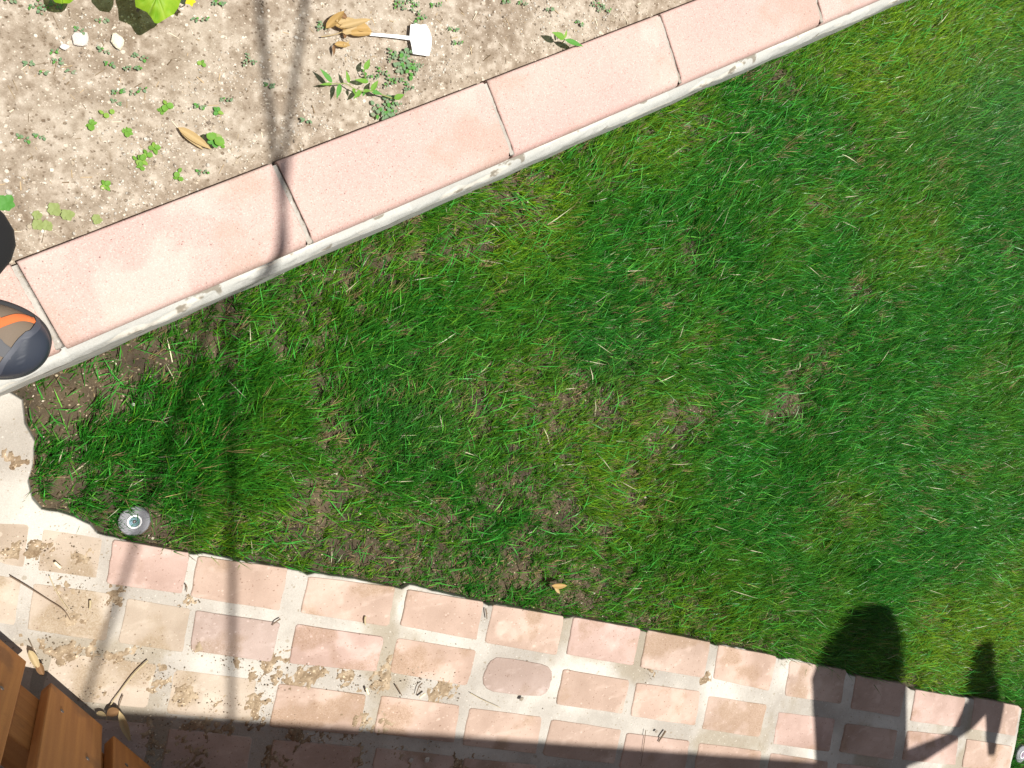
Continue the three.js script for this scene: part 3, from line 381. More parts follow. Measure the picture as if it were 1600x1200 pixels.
const sprigLabels = { '61,9': 'bushy grey-green weed sprig beside the pale squash leaf', '502,42': 'grey-green weed sprig at the end of the orange leaf clump', '125,49': 'tiny weed sprig touching the crusted pale lump', '655,29': 'grey-green weed sprig touching the top of the white label', '420,134': 'small weed sprig lying in the rope shadow', '477,189': 'weed sprig between the rope shadow and the capstone edge', '388,95': 'weed sprig on open soil just beside the rope shadow', '610,89': 'weed sprig between the label stake and the dense weed mat', '312,31': 'weed sprig between the yellow flower and the rope shadow', '163,79': 'tiny weed sprig below the cream stone', '316,268': 'faint weed sprig on gravel near the capstone edge', '905,37': 'small weed sprig behind the two-leaved sprout' };
for (const [px, py, rp, n] of spurges) {
  const p = bedPt(px, py), big = n > 20, rad = rp * 0.00095;
  const g = top(new THREE.Group(), big ? 'spurge_plant' : 'spurge_sprig', big ? (py < 140 ? 'dense mat of grey-green weed beside the white plant label' : 'dense mat of grey-green weed against the pink capstone edge') : (sprigLabels[px + ',' + py] ?? 'small flat grey-green weed sprig on dry soil'), 'weed', big ? null : 'small flat weeds scattered in the garden bed'); g.position.copy(p);
  const st = big ? 7 : Math.max(2, Math.round(n / 4)), per = Math.ceil(n / st);
  for (let s = 0; s < st; s++) {
    const a = s * 6.283 / st + rr(-0.4, 0.4), l = rad * rr(0.75, 1.1), c = Math.cos(a), d = -Math.sin(a);
    part(tube([new THREE.Vector3(0, 0.001, 0), new THREE.Vector3(c * l * 0.5, 0.004, d * l * 0.5), new THREE.Vector3(c * l, 0.004, d * l)], 0.0005, 0.0004, 4, 4), GM.redstem, 'stem', g);
    for (let k = 0; k < per; k++) { const t = (k + 0.6) / per; putLeaf(g, smallLeaf[k % 2], GM[R() < 0.6 ? 'spurge' : R() < 0.5 ? 'spurge2' : 'fresh'], c * l * t, 0.004 + rr(0, 0.004), d * l * t, a + (k % 2 ? 0.9 : -0.9) + rr(-0.4, 0.4), rr(-0.05, 0.3), rr(0.0055, 0.009) * (big ? 1.1 : 0.66)); }
  }
}
for (const [px, py, r] of [[10, 318, 16], [85, 328, 13], [105, 336, 12], [58, 336, 9], [60, 351, 11], [74, 353, 10], [152, 343, 10]]) {
  const p = bedPt(px, py), g = top(new THREE.Group(), 'flat_weed', 'pale olive lobed weed lying flat near the capstones', 'weed', 'pale olive weeds by the wall end'); g.position.copy(p);
  for (let k = 0; k < 6; k++) putLeaf(g, smallLeaf[2], GM[px < 20 ? 'fresh' : 'olive'], 0, 0.003 + 0.0005 * k, 0, k * 1.05 + rr(-0.3, 0.3), 0.15, r * 0.00085 * rr(0.8, 1.1));
}
// a leaf spanning two measured points
function spanLeaf(parent, a, b, wid, prof, mat, fold = 0.3, curl = 0.05, name = 'leaf') { const d = b.clone().sub(a), L = d.length(), m = part(leafGeo(L, wid, prof, fold, curl, 8), mat, name, parent); m.position.copy(a).sub(parent.position); m.rotation.set(0, Math.atan2(-d.z, d.x), Math.asin(d.y / L), 'YXZ'); return m; }
{
  const C = (x, y, h) => { const p = at(480 + x / 6, y / 6, 0.24 + h); return p; };
  const g = top(new THREE.Group(), 'lance_leaf_weed', 'sprawling weed with bright lance-shaped leaves along a bent stem', 'weed'); g.position.copy(bedPt(480 + 800 / 6, 925 / 6));
  const loc = p => p.sub(g.position);
  part(tube([[810, 925, .002], [720, 895, .012], [620, 857, .016], [520, 855, .017], [430, 825, .017], [370, 785, .018], [300, 785, .02], [220, 787, .02]].map(q => loc(C(...q))), 0.0013, 0.0008, 24, 6), GM.stem, 'stem', g);
  for (const [x0, y0, x1, y1, w, h0, h1, m] of [[235, 775, 122, 640, .009, .02, .026, 'fresh'], [240, 786, 118, 791, .005, .02, .024, 'bright'], [308, 785, 280, 925, .009, .02, .022, 'fresh'], [392, 780, 368, 660, .007, .018, .026, 'bright'], [575, 768, 448, 745, .0085, .015, .022, 'bright'], [598, 850, 668, 752, .0095, .017, .024, 'bright'], [508, 846, 436, 925, .0085, .017, .02, 'bright'], [428, 828, 450, 885, .006, .017, .022, 'bright'], [538, 655, 588, 552, .01, .02, .026, 'bright'], [600, 857, 705, 882, .008, .016, .02, 'fresh'], [815, 925, 912, 885, .0105, .012, .018, 'bright'], [520, 855, 600, 845, .006, .017, .02, 'bright'], [540, 855, 520, 905, .005, .017, .012, 'fresh']]) spanLeaf(g, C(x0, y0, h0), C(x1, y1, h1), w * 0.9, lance, GM[m], 0.35, 0.08);
  part(tube([loc(C(545, 735, 0)), loc(C(535, 700, .012)), loc(C(538, 655, .02))], 0.001, 0.0006, 6, 5), GM.stem, 'side_stem', g);
}
{
  const g = top(new THREE.Group(), 'leafy_sprout', 'two-leaved green sprout leaning over the capstone edge', 'seedling'); g.position.copy(bedPt(880, 66));
  spanLeaf(g, at(882, 61, .266), at(863, 50, .27), .012, lance, GM.bright, 0.4, 0.05); spanLeaf(g, at(882, 62, .266), at(914, 72, .262), .0095, lance, GM.fresh, 0.35, 0.1); spanLeaf(g, at(882, 60, .262), at(886, 46, .268), .005, lance, GM.lime, 0.3, 0.05);
  part(tube([new THREE.Vector3(0, -0.003, 0), at(881, 64, .255).sub(g.position), at(882, 61, .266).sub(g.position)], 0.0011, 0.0008, 6, 5), GM.stem, 'stem', g);
}
// squash plant at the top of the bed
{
  const g = top(new THREE.Group(), 'squash_plant', 'squash plant with broad lime-green leaves at the back of the bed', 'plant'); g.position.copy(bedPt(250, -40));
  const big = (px, y, seed, tint) => {
    const P = px.map(([x, z]) => at(x, z, y)), c = P.reduce((a, b) => a.add(b), new THREE.Vector3()).multiplyScalar(1 / P.length), rim = new THREE.CatmullRomCurve3(P, true, 'catmullrom', 0.15).getPoints(96).slice(0, 96), pos = [], col = [], idx = [], K = 10, n = rim.length;
    for (let k = 0; k <= K; k++) for (let i = 0; i < n; i++) {
      const t = k / K, a = i / n * 5, ve = Math.abs(a - Math.round(a)) * t * 3.2, vein = Math.exp(-(ve * ve) / 0.012), q = c.clone().lerp(rim[i], t), b = fbm(q.x * 120, q.z * 120, seed, 3);
      q.y += 0.012 * (1 - t * t) + (b - 0.5) * 0.006 * t - vein * 0.0015 + 0.0012 * Math.sin(i / n * 31) * t * t; q.sub(g.position); pos.push(q.x, q.y, q.z);
      const e = lerp3([0.17, 0.36, 0.01], [0.30, 0.46, 0.03], clamp(b * 1.6 - 0.3)), f = lerp3(e, [0.42, 0.55, 0.12], vein * 0.45); col.push(f[0] * tint, f[1] * tint, f[2] * tint);
    }
    for (let k = 0; k < K; k++) for (let i = 0; i < n; i++) { const a = k * n + i, b = k * n + (i + 1) % n; idx.push(a, b, a + n, b, b + n, a + n); }
    const G = mesh3(pos, idx); G.setAttribute('color', new THREE.Float32BufferAttribute(col, 3));
    const m = part(G, new THREE.MeshPhysicalMaterial({ vertexColors: true, roughness: 0.55, side: THREE.DoubleSide, transmission: 0.3, thickness: 0, specularIntensity: 0.4 }), 'leaf', g);
    const base = c.clone().sub(g.position); base.y += 0.011; part(tube([new THREE.Vector3(rr(-.01, .01), 0, rr(-.01, .01)), base.clone().multiplyScalar(0.55).setY(base.y * 0.6), base.clone().add(new THREE.Vector3(0, -0.002, 0))], 0.0025, 0.002, 10, 7), GM.stem, 'leaf_stalk', m); return m;
  };
  big([[210, -8], [212, 11], [221, 15], [230, 19], [236, 28], [241, 35], [247, 36], [260, 29], [271, 23], [279, 11], [284, -4], [287, -22], [278, -46], [255, -62], [228, -58], [212, -40], [206, -22]], 0.335, 201, 1);
  big([[80, -4], [86, 3], [98, 6], [108, 5], [116, -2], [122, -18], [112, -38], [92, -42], [78, -24]], 0.3, 205, 1.15);
  big([[180, -5], [196, -3], [203, -16], [203, -40], [188, -56], [168, -44], [166, -20]], 0.335, 209, 1);
  const f = at(297, 2, 0.31).sub(g.position); for (let k = 0; k < 5; k++) putLeaf(g, smallLeaf[0], leafM(0.75, 0.6, 0.02, 0.2), f.x, f.y, f.z, k * 1.257, 0.35, 0.008, 'petal');
  part(tube([new THREE.Vector3(0.02, 0, 0), f.clone().multiplyScalar(0.6), f], 0.0015, 0.001, 8, 5), GM.stem, 'flower_stalk', g);
  for (const [x, y, h] of [[309, -6, .3], [292, -10, .29]]) { const q = at(x, y, h).sub(g.position); putLeaf(g, smallLeaf[0], GM.fresh, q.x, q.y, q.z, rr(0, 6), 0.1, 0.016); part(tube([f.clone().multiplyScalar(0.5), q.clone().lerp(f, 0.4), q], 0.001, 0.0008, 6, 5), GM.stem, 'leaf_stalk', g); }
}
// dry leaves
{
  const C = (x, y, h) => at(480 + x / 6, y / 6, 0.242 + h), g = top(new THREE.Group(), 'dried_leaf_clump', 'crumpled clump of dried orange leaves beside the white label', 'dry leaf'); g.position.copy(bedPt(545, 40));
  for (const [x0, y0, x1, y1, w, h0, h1, m, f, c] of [[175, 265, 345, 110, .013, .004, .014, 'dry', .9, -.2], [270, 195, 500, 180, .013, .016, .014, 'dry2', -.6, .2], [300, 255, 590, 190, .011, .012, .016, 'dry2', .8, -.1], [390, 315, 625, 305, .012, .006, .008, 'dry', .9, .1], [330, 305, 480, 235, .012, .01, .013, 'dry2', -.7, .1], [460, 270, 585, 255, .011, .008, .012, 'dry', .5, .2], [360, 175, 520, 250, .012, .014, .01, 'dry2', -.5, .1], [300, 130, 375, 175, .009, .012, .01, 'brown', .8, 0], [340, 310, 360, 360, .006, .006, .001, 'brown', .8, .1], [480, 200, 610, 290, .011, .01, .006, 'dry', -.6, .1], [250, 225, 400, 270, .01, .01, .008, 'dry', .8, .1]]) spanLeaf(g, C(x0, y0, h0), C(x1, y1, h1), w, ovate, GM[m], f, c);
  part(tube([C(130, 345, .003), C(250, 325, .005), C(380, 280, .006)].map(p => p.sub(g.position)), 0.001, 0.0008, 8, 5), GM.tan, 'stalk', g);
  const b = top(new THREE.Group(), 'curled_dry_leaf', 'curled brown dry leaf below the orange clump', 'dry leaf'); b.position.copy(bedPt(530, 72));
  spanLeaf(b, C(245, 420, .004), C(250, 525, .002), .005, lance, GM.brown, 0.9, 0); spanLeaf(b, C(255, 415, .006), C(400, 430, .006), .009, ovate, GM.dry, 0.8, -0.1); spanLeaf(b, C(340, 450, .006), C(395, 385, .008), .006, lance, GM.tan, 0.8, 0);
  const d = top(new THREE.Group(), 'dry_leaf', 'single dry tan leaf lying among gravel in the bed', 'dry leaf'); d.position.copy(bedPt(302, 217));
  spanLeaf(d, at(278, 199, .246), at(330, 233, .245), .013, ovate, GM.dry2, 0.7, 0); spanLeaf(d, at(281, 205, .245), at(318, 234, .243), .007, ovate, GM.tan, 0.8, 0, 'torn_half');
  const e = top(new THREE.Group(), 'fallen_leaf', 'small orange dry leaf on thin grass near the paving', 'dry leaf'); e.position.copy(at(874, 919, 0.0));
  spanLeaf(e, at(862, 915, .012), at(886, 915, .016), .012, ovate, GM.dry, 0.8, 0); spanLeaf(e, at(866, 917, .012), at(875, 928, .006), .008, lance, GM.dry2, 0.8, 0);
  const h = top(new THREE.Group(), 'shrivelled_leaf', 'shrivelled tan leaf on the paving beside the wooden boards', 'dry leaf'); h.position.copy(at(55, 1040, 0.004));
  spanLeaf(h, at(45, 1016, .022), at(62, 1052, .02), .012, ovate, GM.tan, -0.9, 0.1); spanLeaf(h, at(60, 1035, .012), at(68, 1056, .02), .012, ovate, GM.brown, 0.9, 0);
  const k = top(new THREE.Group(), 'shaded_leaf', 'long grey-brown withered leaf where the paving falls into shade', 'dry leaf'); k.position.copy(at(185, 1140, 0.004));
  spanLeaf(k, at(166, 1118, .02), at(186, 1112, .03), .018, ovate, GM.brown, -0.6, 0.1); spanLeaf(k, at(186, 1110, .028), at(206, 1168, .006), .013, lance, GM.tan, 0.6, 0.1); spanLeaf(k, at(150, 1114, .015), at(166, 1120, .018), .009, ovate, GM.tan, -0.8, 0.1);
}
// white plant label lying on the soil
{
  const p = bedPt(655, 62), y = 0.2455, g = top(new THREE.Group(), 'plant_label', 'white plastic plant label with thin stake lying on the soil', 'plant label'); g.position.copy(p);
  const plate = (px, th, name) => { const q = px.map(([x, z]) => at(x, z, y)), s = new THREE.Shape(); q.forEach((v, i) => i ? s.lineTo(v.x - p.x, -(v.z - p.z)) : s.moveTo(v.x - p.x, -(v.z - p.z))); const e = new THREE.ExtrudeGeometry(s, { depth: th, bevelEnabled: true, bevelSize: 0.0004, bevelThickness: 0.0003, bevelSegments: 2 }); e.rotateX(-Math.PI / 2); e.translate(0, y - p.y, 0); return part(e, std({ color: rgb(0.8, 0.8, 0.78), roughness: 0.4 }), name, g); };
  plate([[641.5, 39], [650, 37.5], [656, 39.5], [665, 38.5], [670, 47], [674, 60], [673, 75], [670, 87.5], [658, 86], [645, 84], [643, 72], [641.5, 65], [640, 62], [640, 57]], 0.0012, 'plate'); plate([[640.5, 62.5], [610, 58.5], [578, 55.5], [576, 53], [578, 51.5], [610, 54], [640.5, 57]], 0.001, 'stake');
  part(tube([at(650, 55, y + .0022), at(660, 51, y + .0024), at(671, 46, y + .0022)].map(q => q.sub(p)), 0.0004, 0.0002, 6, 4), std({ color: rgb(0.5, 0.5, 0.48) }), 'crease', g);
}
// stones one can pick out
{
  const stone = (px, py, y, sx, sy, sz, col, label, yaw) => { const p = at(px, py, y), m = new THREE.Mesh(pebbleGeo, std({ color: rgb(...col), roughness: 0.9, bumpMap: mortarBump, bumpScale: 0.001 })); top(m, 'stone', label, 'stone'); m.position.copy(p); m.scale.set(sx, sy, sz); m.rotation.y = yaw; };
  stone(184, 64, .243, .0085, .006, .0115, [.72, .66, .5], 'squarish cream stone lying below the broad squash leaf', .2);
  stone(126, 60, .241, .012, .005, .0105, [.62, .56, .5], 'rough crusted pale lump on the dry bed', .8);
  stone(101, 73, .241, .006, .004, .0042, [.8, .77, .7], 'small smooth white pebble beside the crusted lump', .2);
  stone(46, 354, .241, .0035, .003, .0035, [.5, .42, .3], 'round brown pebble near the pale olive weeds', 0);
  stone(642, 1188, .009, .0055, .004, .0045, [.45, .42, .38], 'smaller grey pebble in the shaded dirty paving', .3);
  stone(667, 1187, .009, .0065, .005, .0055, [.5, .47, .42], 'larger grey pebble in the shaded dirty paving', .7);
  stone(815, 1092, .009, .0055, .004, .0042, [.3, .26, .2], 'brown snail-like pebble on the mortar joint', .3);
  stone(1026, 1143, .008, .004, .003, .0032, [.35, .3, .24], 'small brown pebble beside a short twig on the paving', 0);
  stone(208, 632, -0.008, .0035, .003, .0035, [.75, .72, .64], 'small white pebble among sparse grass at the lawn tip', 0);
}
// twigs and seeds on the paving
const twigM = std({ color: rgb(0.16, 0.11, 0.07) }), strawM = std({ color: rgb(0.42, 0.34, 0.2) });
for (const [pts, r, label, m] of [[[[15, 900], [40, 915], [75, 937], [100, 954], [110, 969]], .0011, 'long crooked dark twig on the pale worn paving', twigM], [[[77, 900], [87, 922], [98, 940], [108, 954]], .0009, 'thin straight stalk crossing beside the crooked twig', strawM], [[[231, 1032], [212, 1050], [187, 1081], [170, 1107], [166, 1125]], .0016, 'long bent straw stalk leaning into the fence shade', strawM], [[[192, 1086], [187, 1100], [186, 1112]], .0012, 'short dark leaf stalk at the shade edge', twigM], [[[438, 967], [432, 971], [425, 977]], .0016, 'short dark twig lying across a mortar joint', twigM], [[[759, 951], [760, 958], [761, 967]], .0016, 'short brown twig at the top course of bricks', twigM], [[[1040, 1142], [1035, 1150], [1029, 1159]], .0026, 'thick brown twig on the mortar near the shade line', twigM], [[[1009, 1141], [1006, 1165], [1001, 1197]], .0009, 'long thin twig reaching into the shade across a brick', twigM], [[[618, 1070], [623, 1078], [628, 1087]], .0014, 'dark twig stuck in the drifted dirt', twigM], [[[660, 1067], [655, 1072], [650, 1086]], .0013, 'curved dark stalk standing in the drifted dirt', twigM], [[[735, 1083], [755, 1094], [782, 1106]], .0008, 'fine pale stem lying along the second mortar joint', strawM], [[[571, 963], [570, 969], [571, 976]], .0026, 'flat brown seed on an orange brick', strawM], [[[290, 913], [292, 918], [291, 925]], .0014, 'short twig on a mortar joint by the fence end', twigM], [[[141, 938], [141, 944], [140, 952]], .0024, 'flat brown seed on the worn pale paving', strawM], [[[45, 1000], [50, 1010], [56, 1024]], .0009, 'thin dark sprig beside the shrivelled leaf', twigM]]) {
  const P = pts.map(([x, y], i) => at(x, y, 0.0075 + (i % 2) * 0.0015)), c = P[0].clone(); const m_ = new THREE.Mesh(tube(P.map(p => p.sub(c)), r, r * 0.6, 14, 6), m); top(m_, 'twig', label, 'twig'); m_.position.copy(c);
}
for (const [px, py, yaw] of [[574, 1080, 1.9], [660, 1087, .5], [90, 883, -.9]]) { const m = new THREE.Mesh(new RoundedBoxGeometry(0.015, 0.003, 0.0045, 2, 0.0014), std({ color: rgb(0.72, 0.62, 0.42) })); top(m, 'wood_chip', px < 200 ? 'pale chip lying on the worn paving below the lawn tip' : px < 600 ? 'pale chip standing at the edge of the drifted dirt' : 'pale wood chip lying on the drifted dirt', 'wood chip'); m.position.copy(at(px, py, 0.0115)); m.rotation.y = yaw; }

/* ------------------------------------------------ sprinkler heads */
{
  const grey = std({ color: rgb(0.2, 0.2, 0.215), roughness: 0.6, bumpMap: brickBump, bumpScale: 0.0006 }), white = std({ color: rgb(0.8, 0.8, 0.8), roughness: 0.45 }), teal = std({ color: rgb(0.1, 0.2, 0.24), roughness: 0.5 }), mauve = std({ color: rgb(0.26, 0.19, 0.26), roughness: 0.5 }), dark = std({ color: rgb(0.05, 0.035, 0.03), roughness: 0.5 }), metal = std({ color: rgb(0.6, 0.6, 0.6), roughness: 0.4, metalness: 0.6 });
  const lathe = p => new THREE.LatheGeometry(p.map(([x, y]) => new THREE.Vector2(x, y)), 48);
  for (const [px, py, y, label, inner, s] of [[210, 815, -0.001, 'grey pop-up sprinkler head with white ring and teal centre in the lawn tip', teal, 1], [1597, 1179, 0.0, 'grey sprinkler head with white ring and mauve centre at the brick end', mauve, 1.05]]) {
    const g = top(new THREE.Group(), 'sprinkler_head', label, 'sprinkler', 'pop-up sprinkler heads'); g.position.copy(at(px, py, y)); g.scale.setScalar(s); g.rotation.set(0.05, 0.4, -0.05);
    const cap = part(lathe([[0.0268, -0.05], [0.0268, -0.003], [0.0262, -0.001], [0.0245, 0], [0.0225, 0.0004], [0.022, -0.0004], [0.0213, 0.0005], [0.0165, 0.001], [0.0135, 0.0008], [0.0125, 0]]), grey, 'housing_cap', g);
    for (let k = 0; k < 12; k++) { const b = new RoundedBoxGeometry(0.003, 0.012, 0.003, 1, 0.0006); b.translate(0.0258, -0.0085, 0); b.rotateY(k * Math.PI / 6); part(b, grey, 'grip_rib', cap); }
    part(lathe([[0.0128, -0.002], [0.0128, 0.0022], [0.0122, 0.0028], [0.0102, 0.0028], [0.0094, 0.0022], [0.0094, -0.002]]), white, 'ring', g);
    const n = part(lathe([[0.0094, 0.0002], [0.009, 0.0012], [0.0072, 0.0012], [0.0068, 0.0004], [0.0062, 0.0012], [0.004, 0.0015], [0.0034, 0.0006], [0, 0.0006]]), inner, 'nozzle', g);
    part(lathe([[0.0034, 0.0004], [0.0031, 0.0018], [0.0018, 0.0021], [0.0016, 0.001], [0, 0.001]]), dark, 'screw_socket', n); part(lathe([[0.0013, 0.0008], [0.0011, 0.0018], [0, 0.002]]), metal, 'screw', n);
  }
}

/* ------------------------------------------------ wooden fence at the corner of the paving */
{
  const yb = 0.045, a = at(0, 998, yb), b = at(236, 1198, yb), dir = b.clone().sub(a).setY(0).normalize(), nrm = new THREE.Vector3(dir.z, 0, -dir.x);   // nrm points to the lawn side
  if (nrm.z > 0) nrm.negate();
  const sOf = (px, py) => at(px, py, yb).sub(a).dot(dir);
  const fence = top(new THREE.Group(), 'picket_fence', 'orange-brown wooden board fence standing at the corner of the paving', 'fence'); fence.position.copy(a).setY(0); fence.rotation.y = Math.atan2(-dir.z, dir.x);
  const back = -Math.sign(new THREE.Vector3(0, 0, 1).applyAxisAngle(new THREE.Vector3(0, 1, 0), fence.rotation.y).dot(nrm));   // local z away from the lawn
  const s42 = sOf(42, 1034), s77 = sOf(77, 1068), s159 = sOf(159, 1136), s176 = sOf(176, 1150), w = s159 - s77, gap = (s77 - s42) * 0.8;
  const screwM = std({ color: rgb(0.12, 0.1, 0.09), roughness: 0.5, metalness: 0.6 });
  const spans = [[s42 - w, s42], [s77, s159]]; let s = s176; for (let k = 0; k < 5; k++) { spans.push([s, s + w]); s += w + gap; } s = s42 - w - gap; for (let k = 0; k < 5; k++) { spans.unshift([s - w, s]); s -= w + gap; }
  for (const [i, [s0, s1]] of spans.entries()) { const g = new RoundedBoxGeometry(s1 - s0, 0.9, 0.021, 2, 0.0025), uv = g.attributes.uv, p = g.attributes.position; for (let k = 0; k < p.count; k++) uv.setXY(k, p.getX(k) + p.getZ(k) + i * 0.37, p.getY(k) + i * 0.11); g.translate((s0 + s1) / 2, yb + 0.45, back * 0.0105); const bd = part(g, M.wood, 'board', fence); for (const [sx, sy] of [[0.25, 0.115], [0.75, 0.2]]) { const k = new THREE.SphereGeometry(0.0042, 10, 6); k.scale(1, 1, 0.4); k.translate(mix(s0, s1, sx), sy, 0); part(k, screwM, 'screw', bd); } }
  const S0 = spans[0][0] - 0.02, S1 = spans[spans.length - 1][1] + 0.02, rail = (y, h, d, off, name) => { const g = new RoundedBoxGeometry(S1 - S0, h, d, 2, 0.003), uv = g.attributes.uv, p = g.attributes.position; for (let k = 0; k < p.count; k++) uv.setXY(k, p.getY(k) + p.getZ(k), p.getX(k)); g.translate((S0 + S1) / 2, y, back * off); part(g, M.wood, name, fence); };
  rail(0.16, 0.18, 0.038, 0.042, 'bottom_rail'); rail(0.82, 0.09, 0.038, 0.042, 'top_rail'); rail(0.958, 0.026, 0.12, 0.02, 'cap_rail');
  for (const q of [S0 + 0.05, (S0 + S1) / 2 + 0.35, S1 - 0.05]) { const g = new RoundedBoxGeometry(0.09, 1.04, 0.09, 2, 0.004); g.translate(q, 0.425, back * 0.108); part(g, M.wood, 'post', fence); }
}

/* ------------------------------------------------ patio cover and ropes overhead, outside the frame, known by their shadows */
{
  const h = 1.95, lift = (px, py, y = 0) => at(px, py, y).addScaledVector(SUNV, h - y), g = top(new THREE.Group(), 'patio_cover', 'timber patio cover with projecting beams shading the paving', 'patio cover');
  const o = lift(800, 1190).setY(0); g.position.copy(o);
  const slab = (P, th, y0, name) => { const s = new THREE.Shape(); P.forEach((v, i) => i ? s.lineTo(v.x - o.x, -(v.z - o.z)) : s.moveTo(v.x - o.x, -(v.z - o.z))); const e = new THREE.ExtrudeGeometry(s, { depth: th, bevelEnabled: false }); e.rotateX(-Math.PI / 2); e.translate(0, y0, 0); planarUV(e); return part(e, M.wood, name, g); };
  const l = lift(130, 1106), r = lift(1285, 1191), d = r.clone().sub(l).normalize(), l2 = l.clone().addScaledVector(d, -1.0), nz = new THREE.Vector3(-d.z, 0, d.x); if (nz.z < 0) nz.negate();
  slab([l2, r, r.clone().addScaledVector(nz, 2), l2.clone().addScaledVector(nz, 2)], 0.05, h, 'roof_panel');
  slab([[1276, 1230], [1266, 1060], [1286, 1005], [1318, 955], [1350, 938], [1384, 944], [1404, 985], [1413, 1060], [1414, 1230]].map(q => lift(...q)), 0.045, h - 0.05, 'beam');
  slab([[1512, 1098], [1513, 1055], [1528, 1010], [1552, 1000], [1566, 1098], [1556, 1150], [1549, 1179], [1541, 1179], [1538, 1118]].map(q => lift(...q)), 0.04, h - 0.045, 'rafter_tail');
  slab([[1408, 1172], [1486, 1142], [1508, 1096], [1540, 1112], [1512, 1142], [1440, 1188], [1408, 1200]].map(q => lift(...q)), 0.035, h - 0.04, 'knee_brace');
  for (const [k, m] of [[0.3, 1.9], [2.9, 1.9]]) { const q = l2.clone().addScaledVector(d, k).addScaledVector(nz, m), b = new RoundedBoxGeometry(0.1, h + 0.06, 0.1, 2, 0.005); b.translate(q.x - o.x, (h - 0.06) / 2, q.z - o.z); part(b, M.wood, 'post', g); }
}
{
  const cm = std({ color: rgb(0.45, 0.4, 0.32), roughness: 0.9 });
  const low = (px, py) => at(px, py, 0), cap = (px, py, y) => { const p = at(px, py, y); return p.addScaledVector(SUNV, -y); };
  for (const [L, rad, hh, label] of [[[low(360, 1300), low(361, 1090), low(362, 870), low(356, 640), low(372, 500).lerp(cap(438, 360, CAPY), 0.5), cap(436, 260, CAPY), cap(418, 130, .238), cap(405, 0, .238), cap(360, -700, .238)], 0.0062, 2.6, 'overhead rope running straight over the wall to a post'], [[low(90, 1240), low(140, 1070), low(175, 960), low(206, 862), low(262, 690), low(330, 530).lerp(cap(444, 350, CAPY), 0.4), cap(448, 260, CAPY), cap(460, 130, .238), cap(476, 10, .238), cap(540, -690, .238)], 0.0055, 2.5, 'overhead rope slanting from the fence corner across the wall']]) {
    const P = L.map((p, i) => p.clone().addScaledVector(SUNV, hh + 0.04 * ((i / (L.length - 1)) * 2 - 1) ** 2)), c = P[0].clone(), m = new THREE.Mesh(tube(P.map(p => p.sub(c)), rad, rad, 80, 10), cm); top(m, 'overhead_rope', label, 'rope', 'ropes strung over the garden'); m.position.copy(c);
  }
  const a = cap(360, -700, .238).addScaledVector(SUNV, 2.64), b = cap(540, -690, .238).addScaledVector(SUNV, 2.54), g = top(new THREE.Group(), 'line_post', 'tall timber post with crossbar holding the overhead ropes behind the bed', 'post'); g.position.set((a.x + b.x) / 2, 0.2, Math.min(a.z, b.z) - 0.04);
  const p = new RoundedBoxGeometry(0.09, 2.9, 0.09, 2, 0.004); p.translate(0, 1.3, 0); part(p, M.wood, 'upright', g); const q = new RoundedBoxGeometry(0.5, 0.07, 0.05, 2, 0.004); q.translate(0, 2.38, 0.05); part(q, M.wood, 'crossbar', g);
}

